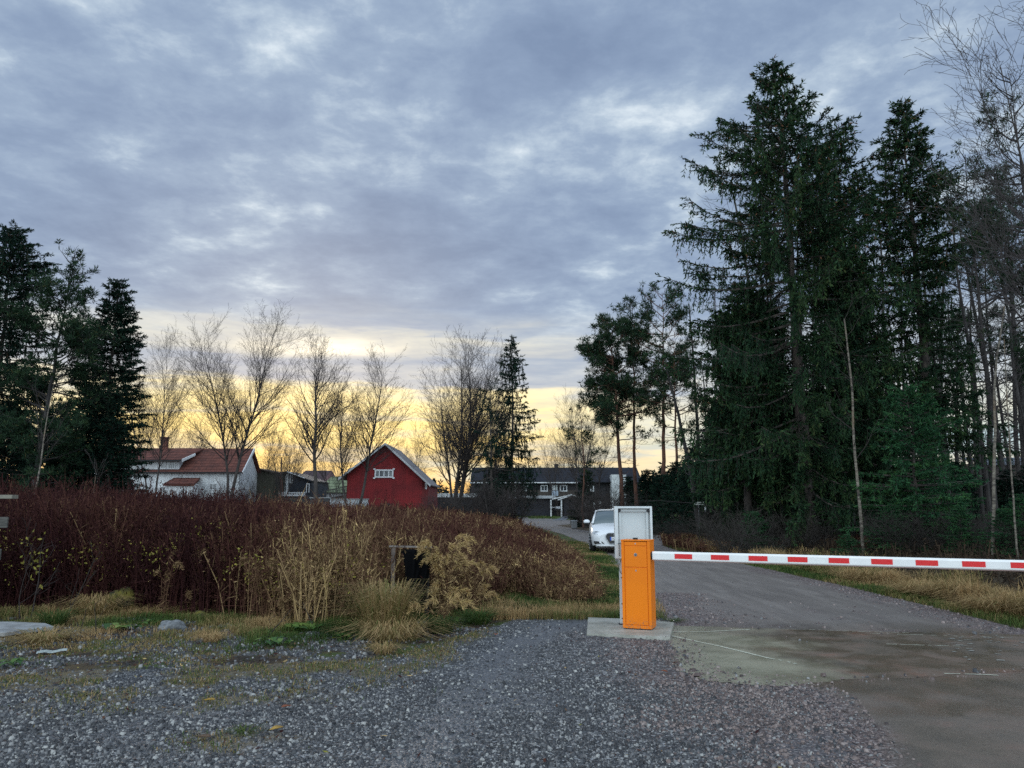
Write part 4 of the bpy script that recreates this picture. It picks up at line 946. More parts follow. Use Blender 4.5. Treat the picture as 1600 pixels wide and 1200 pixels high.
for i, px in enumerate(np.arange(392, 485, 2.6)): b.box((dX(px), -2.3, LZ(772.5)), (.10, .06, .5))
b.span((dX(390), -2.36, LZ(770.8)), (dX(485), -2.24, LZ(770.2))); b.span((dX(390), -2.38, LZ(775.5)), (dX(485), -2.22, LZ(774))); b.build('balustrade', TRIMW, dh)
b = MB(); b.span((dX(390), -2.2, 0), (dX(485), -.1, LZ(774.5))); b.build('terrace', mat('terrace_base', (.06, .06, .06), .8), dh)
b = MB(); b.span((dX(481), -1.2, LZ(770)), (dX(482), -1.1, LZ(757))); b.span((dX(485), -1.2, LZ(770)), (dX(486), -1.1, LZ(757))); b.span((dX(481), -1.22, LZ(757)), (dX(486), -1.08, LZ(755.8))); b.build('trellis', TRIMW, dh)
b = MB(); b.box((dX(446.5), -2.6, LZ(755)), (.12, .12, LZ(725) * .9)); 
tag(b.build('wooden_pole', mat('reddish_pole', (.10, .05, .04), .8)), 'thin dark wooden pole standing before the dark house', 'pole').location = (LX(445), D, 0)
# olive hipped building right of the white house
D = 92.0; oh = empty('olive_house', (LX(412), D, 0), 0, 'low olive brown building just right of the white house', 'house')
b = MB(); b.prism([(LX(394) - LX(412), 0, 0), (LX(428) - LX(412), 0, 0), (LX(428) - LX(412), 0, LZ(739)), (LX(394) - LX(412), 0, LZ(731))], (0, 6, 0)); b.build('wall', wallmat('olive_boards', (.065, .065, .045), (.045, .045, .03), 3.0), oh)
b = MB(); slab4(b, [(LX(393) - LX(412), -.3, LZ(730)), (LX(393) - LX(412), 6.3, LZ(730)), (LX(429) - LX(412), 6.3, LZ(738)), (LX(429) - LX(412), -.3, LZ(738))], .12); b.build('roof', mat('brown_roof_edge', (.07, .05, .04), .8), oh)
# green glazed tile roof
D = 104.0; gh = empty('green_roofed_house', (LX(516), D, 0), 0, 'house with a pale green tiled roof left of the red barn', 'house')
b = MB(); x0_, x1_ = LX(494) - LX(516), LX(548) - LX(516); slab4(b, [(x0_, -.3, LZ(769)), (x1_, -.3, LZ(769)), (x1_, 5.5, LZ(741)), (x0_ + .6, 5.5, LZ(742))], .15); slab4(b, [(x0_, 11, LZ(769)), (x1_, 11, LZ(769)), (x1_, 5.51, LZ(741)), (x0_ + .6, 5.51, LZ(742))], .15)
b.build('roof', tilemat('pale_green_tiles', (.26, .30, .19), (.20, .24, .14), 2.1, .25), gh)
b = MB(); b.prism([(x0_ + .3, 0, 0), (x0_ + .3, 0, LZ(769)), (x0_ + .6, 5.5, LZ(745)), (x0_ + .3, 10.8, LZ(769)), (x0_ + .3, 10.8, 0)], (x1_ - x0_ - .6, 0, 0)); b.build('wall', TRIMW, gh)
# purple brown roof beyond
D = 128.0; ph = empty('brown_roofed_house', (LX(490), D, 0), 0, 'house far off showing only its dark plum roof and a bit of pale gable', 'house')
x0_, x1_ = LX(462) - LX(490), LX(504) - LX(490)
b = MB(); slab4(b, [(x0_ - .3, -.3, LZ(752)), (x1_, -.3, LZ(752)), (x1_, 5, LZ(733)), (x0_, 5, LZ(733))], .15); slab4(b, [(x0_ - .3, 10, LZ(752)), (x1_, 10, LZ(752)), (x1_, 5.01, LZ(733)), (x0_, 5.01, LZ(733))], .15); b.build('roof', mat('plum_brown_roof', (.065, .035, .04), .7, var=.3), ph)
b = MB(); b.prism([(x1_ - .3, 0, 0), (x1_ - .3, 0, LZ(752)), (x1_ - .3, 5, LZ(735)), (x1_ - .3, 10, LZ(752)), (x1_ - .3, 10, 0)], (x0_ - x1_ + .6, 0, 0)); b.build('wall', mat('pale_grey_render', (.3, .29, .3), .8), ph)
b = MB(); b.prism([(x1_ + .02, -.3, LZ(752)), (x1_ + 1.6, 2, LZ(747)), (x1_ + .02, 5, LZ(733.5))], (0, .2, .1)); b.build('gable_trim', mat('plum_trim', (.12, .06, .06), .8), ph)
# ---------- dark garages behind the barn and the big tree
D = 106.0; BLK = mat('blue_black_boards', (.008, .010, .020), .6, var=.3, scale=1)
def gz0(y): return on(2, y)
ga = empty('garage_row', (LX(700), D, 0), 0, 'row of blue black garages with white roof edge right of the red barn', 'garages')
x0_, x1_ = LX(664) - LX(700), LX(742) - LX(700)
b = MB(); b.span((x0_, 0, 0), (x1_, 6, LZ(777))); b.build('wall', BLK, ga)
b = MB(); b.span((x0_ - .2, -.6, LZ(777) + .003), (x1_ + .1, 6.3, LZ(771))); b.build('roof', TRIMW, ga)
for px in (690, 716):
    b = MB(); b.span((LX(px) - LX(700) - .04, -.03, .5), (LX(px) - LX(700) + .04, -.002, LZ(778))); b.build('door_gap', DARK, ga)
D = 108.0; SLATE = tilemat('dark_slate_tiles', (.030, .033, .042), (.020, .022, .030), 2.6, .6)
th_ = empty('terraced_house', (LX(880), D, 0), 0, 'long dark two storey house with grey slate roof beyond the far street', 'house')
def tX(px, y=None): return LX(px, y) - LX(880)
BRN = wallmat('brown_lower_boards', (.085, .068, .055), (.06, .05, .042), 3.0); SM = wallmat('smoky_dark_boards', (.026, .027, .031), (.018, .018, .022), 3.0)
b = MB(); b.prism([(tX(735), 3, 0), (tX(735), 3, LZ(753)), (tX(735), 7, LZ(729)), (tX(735), 11.5, LZ(753)), (tX(735), 11.5, 0)], (tX(1006) - tX(735), 0, 0)); b.build('wall', SM, th_)
b = MB(); b.span((tX(762), 2.9, LZ(778)), (tX(905), 2.998, LZ(765))); b.build('brown_cladding', BRN, th_)
b = MB(); slab4(b, [(tX(733), 2.2, LZ(752)), (tX(1009), 2.2, LZ(752)), (tX(1009), 7, LZ(726.5)), (tX(733), 7, LZ(726.5))], .16); slab4(b, [(tX(733), 12.2, LZ(752)), (tX(1009), 12.2, LZ(752)), (tX(1009), 7.01, LZ(726.5)), (tX(733), 7.01, LZ(726.5))], .16); rf = b.build('roof', SLATE, th_)
b = MB(); b.span((tX(871), 6.5, LZ(730)), (tX(877), 7.5, LZ(720.5))); b.build('chimney', DARKW, rf)
b = MB(); b.span((tX(733), 2.05, LZ(754.2)), (tX(905), 2.198, LZ(752.6))); b.build('gutter_board', TRIMW, th_)
for a0, a1 in ((846, 857.5), (877, 889), (815, 826), (922, 932), (798, 806)):
    window(th_, tX(a0), tX(a1), LZ(767.3), LZ(757), 2.9, bars=1, t=.13)
b = MB(); b.span((tX(864.5), 2.93, LZ(774)), (tX(873), 2.998, LZ(756.8))); b.build('balcony_door', mat('pale_door', (.62, .66, .66), .5), th_)
b = MB(); b.span((tX(864), 2.3, LZ(774.5)), (tX(874), 2.36, LZ(766))); b.build('balcony_front', mat('blue_grey_panel', (.28, .34, .42), .5), th_)
WB = mat('white_bricks', (.60, .62, .62), .8, col2=(.42, .44, .45), scale=1.2)
b = MB(); b.span((tX(958), 1.0, 0), (tX(981), 2.99, LZ(741))); b.build('white_wing', WB, th_)
# carport and porch, on the raised lawn
D = 100.0; cp = empty('carport', (LX(850), D, on(4, D)), 0, 'blue black carport with white fascia and gabled white entrance before the terraced house', 'carport')
z0 = on(4, D)
def cX(px): return LX(px) - LX(850)
def cZ(py): return LZ(py) - z0
b = MB(); b.span((cX(808), 0, 0), (cX(861), 5, cZ(779.5))); b.span((cX(881), 0, 0), (cX(917), 5, cZ(781))); b.span((cX(861.5), 1.5, 0), (cX(880.5), 5, cZ(781))); b.build('wall', BLK, cp)
b = MB(); b.span((cX(795), -.6, cZ(779) + .003), (cX(869), 5.2, cZ(774.5))); b.build('fascia', mat('pale_fascia', (.40, .42, .44), .6, var=.2), cp)
FW = mat('white_fascia', (.68, .69, .70), .6)
b = MB()
for (p0, p1) in (((862, 781), (894, 773.5)), ((871, 782), (893, 774.6)), ((893.2, 774.3), (906, 779)), ((909, 780), (924, 783))):
    b.prism([(cX(p0[0]), -.9, cZ(p0[1])), (cX(p1[0]), -.9, cZ(p1[1])), (cX(p1[0]), -.9, cZ(p1[1] - 1.6)), (cX(p0[0]), -.9, cZ(p0[1] - 1.6))], (0, .3, 0))
b.build('porch_bargeboard', FW, cp)
b = MB(); slab4(b, [(cX(871), -.6, cZ(780.6)), (cX(871), 4.8, cZ(780.6)), (cX(893), 4.8, cZ(773.2)), (cX(893), -.6, cZ(773.2))], .1); slab4(b, [(cX(893.1), -.6, cZ(773.2)), (cX(893.1), 4.8, cZ(773.2)), (cX(930), 4.8, cZ(783)), (cX(930), -.6, cZ(783))], .1); b.build('porch_roof', SLATE, cp)
for px in (860.5, 876.7): 
    b = MB(); b.span((cX(px) - .09, -.75, -.1), (cX(px) + .09, -.58, cZ(781))); b.build('post', FW, cp)
for px in (914, 920, 928, 937):
    b = MB(); b.span((cX(px) - .13, -.3, -.1), (cX(px) + .13, -.1, cZ(783))); b.build('post', FW, cp)
b = MB(); b.span((cX(861.5), -.66, cZ(793.3)), (cX(867.5), -.62, cZ(792))); b.span((cX(867.6), -.70, cZ(795)), (cX(875), -.6, cZ(791.2))); b.build('gate_bar', mat('pale_gate_bar', (.45, .46, .5), .6), cp)
# a roof seen through the trunks at the far right
D = 60.0; rh = empty('forest_house', (LX(1600), D, 0), 0, 'house with a grey roof glimpsed through the trunks at the right edge', 'house')
b = MB(); b.span((-2.6, 0, 0), (9, 6, LZ(722))); b.build('wall', mat('brown_house_wall', (.05, .04, .035), .8), rh)
b = MB(); slab4(b, [(-3, -.4, LZ(724)), (9, -.4, LZ(724)), (9, 3, LZ(711)), (-3, 3, LZ(711))], .15); b.build('roof', mat('blue_grey_roof', (.10, .11, .14), .6), rh)
window(rh, LX(1594) - LX(1600), LX(1599) - LX(1600), LZ(748), LZ(735), -.01, bars=0, t=.08, fm=mat('yellowish_frame', (.35, .28, .12), .7))
# ================================================================== trees
BARKS = mat('spruce_bark', (.095, .075, .062), .9, col2=(.025, .022, .02), scale=9, stretch=(1, 1, .25), bump=.6)
BARKP = mat('pine_bark', (.16, .070, .042), .9, col2=(.06, .032, .024), scale=6, stretch=(1, 1, .3), bump=.5)
BARKG = mat('grey_bark', (.075, .062, .055), .9, col2=(.045, .038, .036), scale=5, stretch=(1, 1, .3), bump=.4)
TWIG = mat('bare_twigs', (.048, .037, .034), .85, var=.4, scale=2)
BARKD = mat('dark_forest_bark', (.050, .043, .040), .9, col2=(.02, .018, .018), scale=5, stretch=(1, 1, .3))
def b_birch(b, v):
    mp = N('ShaderNodeMapping'); L(v, mp.inputs[0]); mp.inputs['Scale'].default_value = (4, 4, 13)
    n = NZ(mp.outputs[0], 1.5, 4, .6); c = RAMP(n, [(.36, (.05, .042, .038)), (.44, (.11, .09, .07)), (.55, (.19, .165, .13)), (.7, (.27, .24, .195))])
    c = MIX(MR(NZ(v, .9, 3), .5, .65, 0, .6), c, (.20, .13, .07)); L(c, b.inputs['Base Color'])
BIRCH = mat('birch_bark', rough=.8, build=b_birch)
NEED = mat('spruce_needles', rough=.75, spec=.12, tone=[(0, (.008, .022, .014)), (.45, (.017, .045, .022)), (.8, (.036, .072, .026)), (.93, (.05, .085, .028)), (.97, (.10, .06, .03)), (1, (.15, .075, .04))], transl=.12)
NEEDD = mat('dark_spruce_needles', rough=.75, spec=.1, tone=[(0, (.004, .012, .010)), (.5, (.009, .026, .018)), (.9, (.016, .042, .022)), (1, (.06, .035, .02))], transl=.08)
NEEDP = mat('pine_needles', rough=.7, spec=.15, tone=[(0, (.010, .024, .014)), (.5, (.020, .046, .022)), (.9, (.04, .072, .028)), (1, (.09, .08, .03))], transl=.12)
NEEDL = mat('young_spruce_needles', rough=.75, spec=.12, tone=[(0, (.014, .050, .028)), (.5, (.030, .095, .042)), (.9, (.055, .14, .045)), (1, (.09, .17, .04))], transl=.15)

def path_tube(pts, rad, n=10):
    """one continuous tapered tube as quads (k,4,3)"""
    pts = np.asarray(pts, float); rad = np.asarray(rad, float); d = np.gradient(pts, axis=0); d = unit(d)
    ref = np.array([0.31, 0.95, 0.02]); a = unit(np.cross(d, ref)); b = np.cross(d, a); an = np.arange(n) * 2 * pi / n
    R = pts[:, None] + (a[:, None] * np.cos(an)[None, :, None] + b[:, None] * np.sin(an)[None, :, None]) * rad[:, None, None]
    return np.stack([R[:-1], np.roll(R[:-1], -1, 1), np.roll(R[1:], -1, 1), R[1:]], 2).reshape(-1, 4, 3)
def smooth_mesh(name, pts, rad, n=10, rg=None, knob=.0):
    pts = np.asarray(pts, float); rad = np.asarray(rad, float); d = unit(np.gradient(pts, axis=0))
    a = unit(np.cross(d, np.array([.31, .95, .02]))); b = np.cross(d, a); an = np.arange(n) * 2 * pi / n
    rr = rad[:, None] * (1 + (knob * (rg.random((len(pts), n)) - .5) if rg is not None else 0))
    V = pts[:, None] + (a[:, None] * np.cos(an)[None, :, None] + b[:, None] * np.sin(an)[None, :, None]) * rr[..., None]
    m = len(pts); i = np.arange(m - 1)[:, None] * n; j = np.arange(n)[None]; k = (j + 1) % n
    F = np.stack([i + j, i + k, i + n + k, i + n + j], -1).reshape(-1, 4)
    return np_mesh(name, V.reshape(-1, 3), F, smooth=True)
def trunk_line(H, r0, rg, lean=(0, 0), wob=.12, n=22, flare=1.5, top=.012):
    t = np.linspace(0, 1, n); w = np.cumsum(rg.normal(size=(n, 2)), 0) * wob / sqrt(n); w -= w[:1]
    pts = np.stack([lean[0] * t + w[:, 0], lean[1] * t + w[:, 1], H * t], 1)
    rad = np.maximum(r0 * (1 - t) ** .9, top); rad[0] *= flare; rad[1] *= 1 + (flare - 1) * .25
    pts[0, 2] = -.15
    return pts, rad
def at(pts, z):
    return np.array([np.interp(z, pts[:, 2], pts[:, 0]), np.interp(z, pts[:, 2], pts[:, 1]), z])

def spruce(H, R, seed, z0=.12, prof=None, droop=.5, step=.34, dens=1.0, vary=.25, thin=0.0, hang=.5, r0=None, lean=(0, 0), green=NEED, sz=1.0, gaps=.0, dead=.0, side=None, name='spruce_tree', cone_tone=.03):
    """Norway spruce: whorls of drooping limbs, each carrying side shoots and hanging sprays"""
    rg = np.random.default_rng(seed); r0 = r0 or H * .0125
    tp, tr = trunk_line(H, r0, rg, lean)
    root = empty(name, (0, 0, 0)); link('trunk', smooth_mesh('trunk', tp, tr, 12, rg, .12), BARKS, root)
    wood = []; fol = Soup(); segs = []
    prof = prof or (lambda u: (1 - u) ** .8)
    z = H * z0
    LP, LD, LL, LW, LT = [], [], [], [], []
    while z < H * .992:
        u = z / H; Lm = R * prof(u) * (1 + vary * (2 * rg.random() - 1)) + .12
        nb = max(3, int(rg.integers(4, 7) * (1 if u < .9 else .8)))
        a0 = rg.random() * 6.3
        for k in range(nb):
            if rg.random() < gaps: continue
            a = a0 + k * 2 * pi / nb + rg.normal() * .25; ln = Lm * (.66 + .42 * rg.random())
            if side is not None: ln *= 1 + side[1] * cos(a - side[0])
            bare = rg.random() < dead
            up = .42 * u ** 1.5 - droop * (1 - u) * (.6 + .6 * rg.random()) * .55
            n = 7; t = np.linspace(0, 1, n); o = at(tp, z + rg.normal() * .08)
            hor = ln * t; ver = ln * (up * t + (-.30 * droop * t ** 1.2 + .36 * droop * t ** 3))
            aa = a + rg.normal() * .12 * t
            bp = np.stack([o[0] + hor * np.cos(aa), o[1] + hor * np.sin(aa), o[2] + ver], 1)
            br = np.maximum(.012 + .011 * ln * (1 - t), .006)
            segs.append((bp[:-1], bp[1:], br[:-1], br[1:]))
            if bare: 
                continue
            # side shoots
            dn = dens * (1 - thin * u ** 1.2); m = int(ln * 9 * dn) + 3; s = rg.random(m) ** .75; s = .12 + .88 * s
            q = np.stack([np.interp(s, t, bp[:, i]) for i in range(3)], 1)
            sd = np.where(rg.random(m) < .5, 1, -1); an = a + sd * (1.0 + .35 * rg.normal(size=m)) * (1 - .45 * s)
            sl = (.16 + .30 * ln * .32 * (1 - .6 * s)) * (.6 + .7 * rg.random(m)) * sz
            hg = rg.random(m) < hang * (1 - .55 * u)
            dv = np.stack([np.cos(an), np.sin(an), -.18 - .25 * rg.random(m) + .5 * u], 1)
            dv[hg, :2] *= .22; dv[hg, 2] = -1; dv = unit(dv); sl = np.where(hg, sl * (1.15 + .5 * rg.random(m)), sl)
            e = q + dv * sl[:, None]
            segs.append((q, e, np.full(m, .006), np.full(m, .003)))
            bt = rg.random() * .35 + .2
            for f0, cnt in ((0.0, 3), (.33, 4), (.66, 4), (.9, 3)):
                for c in range(cnt):
                    g = f0 + rg.random(m) * .33; pp = q + dv * (sl * g)[:, None]
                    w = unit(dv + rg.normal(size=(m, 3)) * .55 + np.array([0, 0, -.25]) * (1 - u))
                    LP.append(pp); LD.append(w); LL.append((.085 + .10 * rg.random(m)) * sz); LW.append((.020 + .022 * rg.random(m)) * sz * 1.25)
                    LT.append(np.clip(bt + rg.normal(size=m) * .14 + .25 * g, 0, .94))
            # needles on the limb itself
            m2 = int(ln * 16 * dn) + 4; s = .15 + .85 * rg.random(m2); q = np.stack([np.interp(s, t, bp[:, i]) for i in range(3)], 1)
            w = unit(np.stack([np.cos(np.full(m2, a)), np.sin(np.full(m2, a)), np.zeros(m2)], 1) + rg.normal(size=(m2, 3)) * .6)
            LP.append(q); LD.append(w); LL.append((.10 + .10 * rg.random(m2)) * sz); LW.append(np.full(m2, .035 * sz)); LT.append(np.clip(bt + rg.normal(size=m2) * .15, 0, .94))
        z += step * (.7 + .6 * rg.random()) * (1 - .45 * u * (1 - thin)) * (1 + .9 * thin * u)
    # leader
    for k in range(3):
        m = 14; s = rg.random(m) * .06; q = np.stack([at(tp, H * (1 - v)) for v in s]); w = unit(rg.normal(size=(m, 3)) + np.array([0, 0, 1.3]))
        LP.append(q); LD.append(w); LL.append(np.full(m, .22 * sz)); LW.append(np.full(m, .03 * sz)); LT.append(np.full(m, .5))
    LP, LD, LL, LW, LT = [np.concatenate(v) for v in (LP, LD, LL, LW, LT)]
    # cones: a few rusty flecks high up
    c = (rg.random(len(LT)) < cone_tone) & (LP[:, 2] > H * .55); LT[c] = 1.0
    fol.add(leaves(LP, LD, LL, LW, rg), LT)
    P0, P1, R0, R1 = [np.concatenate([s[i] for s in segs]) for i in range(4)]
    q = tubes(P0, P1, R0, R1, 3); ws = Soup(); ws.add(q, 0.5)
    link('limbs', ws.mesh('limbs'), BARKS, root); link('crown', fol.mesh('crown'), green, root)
    return root

def grow(p, d, ln, r, lvl, rg, segs, tips, spec):
    """recursive bare wood"""
    n = spec['n'][lvl]; t = np.linspace(0, 1, n + 1); pts = [np.array(p, float)]; dd = np.array(d, float)
    for i in range(n):
        dd = dd + rg.normal(size=3) * spec['jit'][lvl] + np.array([0, 0, spec['up'][lvl]]); dd /= np.linalg.norm(dd)
        pts.append(pts[-1] + dd * ln / n)
    pts = np.array(pts); re = r * (1 - t * spec['tap'][lvl]); re = np.maximum(re, spec['rmin'])
    segs.append((pts[:-1], pts[1:], re[:-1], re[1:], lvl))
    if lvl + 1 >= len(spec['n']): tips.append(pts[-1]); return
    k = max(1, int(ln * spec['kids'][lvl] * (.8 + .4 * rg.random())))
    for j in range(k):
        s = spec['s0'][lvl] + (1 - spec['s0'][lvl]) * ((j + rg.random()) / k); i = min(int(s * n), n - 1)
        o = pts[i] + (pts[i + 1] - pts[i]) * (s * n - i); ax = unit((pts[i + 1] - pts[i])[None])[0]
        an = spec['ang'][lvl] * (.7 + .6 * rg.random()); u = unit(np.cross(ax, rg.normal(size=3))[None])[0]
        nd = ax * cos(an) + u * sin(an)
        cl = ln * spec['ratio'][lvl] * (1 - spec['fall'][lvl] * s) * (.65 + .6 * rg.random())
        if cl < spec['lmin']: continue
        grow(o, nd, cl, max(np.interp(s, t, re) * spec['rr'], spec['rmin']), lvl + 1, rg, segs, tips, spec)
BROAD = dict(n=[12, 8, 5, 4], jit=[.045, .085, .12, .16], up=[.04, .085, .06, .03], tap=[.93, .85, .8, .6], kids=[3.0, 2.9, 3.6], s0=[.30, .12, .1], ang=[.64, .62, .66], ratio=[.46, .43, .42], fall=[.62, .5, .45], rr=.50, rmin=.0062, lmin=.18)
def bare_tree(H, seed, stems=1, r0=.16, spread=.15, spec=BROAD, name='bare_tree', bark=BARKG, twig=TWIG, nest=None, lean=(0, 0), low=None):
    rg = np.random.default_rng(seed); sp_ = dict(spec); segs = []; tips = []
    if low is not None: sp_['s0'] = [low] + spec['s0'][1:]
    for k in range(stems):
        a = k * 2 * pi / max(stems, 1) + rg.random(); s = spread * (0.4 + .8 * rg.random()) if stems > 1 else spread * .3
        d = unit(np.array([[cos(a) * s + lean[0], sin(a) * s + lean[1], 1.0]]))[0]
        grow((cos(a) * .05 * (stems > 1), sin(a) * .05 * (stems > 1), -.1), d, H * (1 if k == 0 else .8 + .2 * rg.random()), r0 * (1 if k == 0 else .8), 0, rg, segs, tips, sp_)
    root = empty(name, (0, 0, 0)); tr, tw = Soup(), Soup()
    for s in segs:
        if s[4] == 0: tr.add(path_tube(np.vstack([s[0], s[1][-1:]]), np.append(s[2], s[3][-1]), 9), .5)
    for lv in range(1, 4):
        ss = [s for s in segs if s[4] == lv]
        if ss:
            a, b, c, d = [np.concatenate([s[i] for s in ss]) for i in range(4)]; tw.add(tubes(a, b, c, d, 4 if lv == 1 else 3), .5)
    link('trunk', tr.mesh('trunk'), bark, root); link('crown', tw.mesh('crown'), twig, root)
    zs = max(float(s[1][:, 2].max()) for s in segs); root['top'] = zs
    return root

def pine(H, R, seed, z0=.5, r0=None, n_l=26, lean=(0, 0), name='pine_tree', green=NEEDP, puff=1.0, dead=8, bark=None):
    """Scots pine: bare reddish stem, crooked limbs with needle tufts at their ends"""
    rg = np.random.default_rng(seed); r0 = r0 or H * .012; tp, tr = trunk_line(H, r0, rg, lean, .16, flare=1.25)
    root = empty(name, (0, 0, 0)); link('trunk', smooth_mesh('trunk', tp, tr, 10, rg, .1), bark or BARKP, root)
    segs = []; T = []; spec = dict(n=[6, 4, 3], jit=[.14, .2, .25], up=[.05, .10, .12], tap=[.8, .7, .5], kids=[3.4, 4.5], s0=[.3, .2], ang=[.7, .75], ratio=[.42, .5], fall=[.4, .3], rr=.5, rmin=.008, lmin=.12)
    for k in range(n_l):
        u = z0 + (1 - z0) * ((k + rg.random()) / n_l) ** .85; a = rg.random() * 6.3
        w = (u - z0) / (1 - z0); ln = R * (.45 + .75 * sin(pi * min(1, w * .8 + .22))) * (.6 + .6 * rg.random())
        tips = []; grow(at(tp, H * min(u, .985)), unit(np.array([[cos(a), sin(a), .1 + .75 * w ** 2]]))[0], ln, .012 + .014 * ln, 0, rg, segs, tips, spec); T += tips
    for k in range(dead):
        u = z0 * (.45 + .55 * rg.random()); a = rg.random() * 6.3; grow(at(tp, H * u), np.array([cos(a), sin(a), -.05]), R * .5 * rg.random() + .2, .014, 1, rg, segs, [], spec)
    T = np.array(T); extra = T + rg.normal(size=T.shape) * .16; T = np.concatenate([T, extra]); m = 15
    C = np.repeat(T, m, 0); D = unit(rg.normal(size=C.shape) + np.array([0, 0, .75])); n = len(C)
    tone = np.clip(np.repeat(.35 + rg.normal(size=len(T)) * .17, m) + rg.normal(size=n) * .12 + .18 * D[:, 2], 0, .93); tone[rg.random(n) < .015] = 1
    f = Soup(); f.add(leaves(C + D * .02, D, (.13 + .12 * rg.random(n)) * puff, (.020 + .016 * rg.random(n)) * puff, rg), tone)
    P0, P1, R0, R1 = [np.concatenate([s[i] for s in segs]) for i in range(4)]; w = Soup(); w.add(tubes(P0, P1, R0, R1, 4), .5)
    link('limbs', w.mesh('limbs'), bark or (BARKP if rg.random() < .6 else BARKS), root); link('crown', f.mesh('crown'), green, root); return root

def put(root, px, Y, label, cat, group=None, rz=0.0, s=1.0, base=None):
    x = P(px, 793, Y)[0]; root.location = (x, Y, on(x, Y)); root.rotation_euler = (0, 0, rz); root.scale = (s,) * 3 if np.isscalar(s) else s
    return tag(root, label, cat, group)
def put_copy(root, px, Y, label, cat, group=None, rz=0.0, s=1.0):
    x = P(px, 793, Y)[0]; return copy_tree(root, (x, Y, on(x, Y)), rz, s, label, group, cat)
def HT(py, Y): return P(800, py, Y)[2]
def vert(px, py, Y):                      # column at the ground of an upright thing whose top shows at (px, py)
    return 800 + P(px, py, Y)[0] / P(801, 793, Y)[0]

# ---------- left edge of the wood
g = 'conifers at the left edge'
put(spruce(HT(352, 42), 3.1, 101, z0=.06, prof=lambda u: .35 + .75 * (1 - u) ** .7 if u < .8 else 2.2 * (1 - u) ** .75 + .05, droop=.35, green=NEEDD, sz=1.35, step=.36, dens=.9, r0=.24), vert(22, 352, 42), 42, 'tallest dark spruce, cut by the left edge of the photo', 'spruce', g)
put(pine(HT(400, 40), 2.35, 102, z0=.16, n_l=64, puff=1.5, lean=(.9, 0), bark=BARKD), vert(84, 400, 40), 40, 'bushy dark green pine just right of the tallest spruce at the left edge', 'pine', g)
put(spruce(HT(437, 46), 2.9, 103, z0=.10, prof=lambda u: .30 + .72 * (1 - u) ** .75 if u < .75 else 2.0 * (1 - u) + .03, droop=.15, green=NEEDD, sz=1.35, step=.34, dens=1.0, hang=.2, r0=.2, cone_tone=.01), vert(188, 437, 46), 46, 'pointed dark spruce standing between the bushy pine and the white house', 'spruce', g)
SM_ = spruce(6.6, 1.9, 104, z0=.03, prof=lambda u: (1 - u) ** .8 + .05, droop=.3, green=NEEDD, sz=1.3, step=.32, dens=.9, hang=.3)
for i, (px, py, Y, lab) in enumerate([(128, 602, 48, 'small spruce filling the gap under the bushy pine'), (60, 640, 50, 'low dark spruce below the bushy pine, behind the pale birch stem'), (8, 628, 46, 'low dark spruce in the corner by the left fence'), (172, 655, 44, 'low ragged spruce at the left end of the white house roof'), (100, 672, 45, 'shortest spruce of the left edge, right of the pale birch stem'), (30, 690, 56, 'low spruce deep in the left thicket')]):
    s = HT(py, Y) / 6.6
    (put if i == 0 else put_copy)(SM_, px, Y, lab, 'spruce', 'low spruces at the left edge', i * 1.3, (s * 1.15, s * 1.15, s))
THIN = dict(n=[12, 5, 4], jit=[.03, .12, .16], up=[.02, .12, .06], tap=[.85, .8, .7], kids=[2.4, 3.4], s0=[.45, .15], ang=[.6, .6], ratio=[.28, .5], fall=[.3, .4], rr=.45, rmin=.005, lmin=.15)
put(bare_tree(HT(592, 24), 111, 1, .042, .0, THIN, 'birch_sapling', BIRCH, TWIG, lean=(.07, 0), low=.5), 43, 24, 'slim pale birch stem rising from the dark weeds at the left edge', 'birch')
put(bare_tree(HT(722, 22), 112, 1, .028, .0, THIN, 'dead_sapling', mat('peeling_dead_bark', (.22, .15, .11), .9, var=.4, scale=20), TWIG, lean=(.02, 0), low=.8), 142, 22, 'short broken pale stem sticking out of the dark weeds right of the birch', 'dead stem')
# ---------- bare trees against the sunset
g = 'bare trees against the yellow sky'
def bt(seed, px, py, Y, lab, **k):
    k_w = k.pop('w', 1.0); b = bare_tree(HT(py, Y) * k.pop('hs', .93), seed, **k); s = HT(py, Y) / b['top']; del b['top']
    put(b, px, Y, lab, 'bare tree', g, 0, (s * k_w, s * k_w, s)); return b
B1 = bt(201, 240, 488, 76, 'faint bare birch just right of the pointed dark spruce', stems=2, r0=.13, spread=.16)
B2 = bt(202, 358, 458, 74, 'tall two stemmed bare birch rising in front of the white house roof', stems=2, r0=.19, spread=.10, w=1.05)
B3 = bt(203, 492, 500, 72, 'single stemmed bare tree between the white house and the red barn', stems=1, r0=.22, spread=.1, low=.34, w=1.15)
B4 = bt(204, 551, 518, 74, 'forked bare tree directly left of the red barn gable', stems=2, r0=.15, spread=.20, w=1.15)
B5 = bt(205, 712, 503, 68, 'widest bare tree, many stems fanning out right of the red barn', stems=5, r0=.17, spread=.26, low=.25, w=1.05)
B6 = bt(206, 907, 608, 84, 'pale bare birch behind the terraced house left of the pines', stems=2, r0=.12, spread=.2)
SMB = bt(207, 437, 640, 90, 'small bare tree right of the white house, before the orange horizon', stems=3, r0=.07, spread=.3)
def cp(src, px, py, Y, lab, rz, base=9.0, wide=1.0):
    z = HT(py, Y) / base; put_copy(src, px, Y, lab, 'bare tree', g, rz, (z * wide, z * wide, z))
t0 = HT(640, 90) / SMB.scale[2]
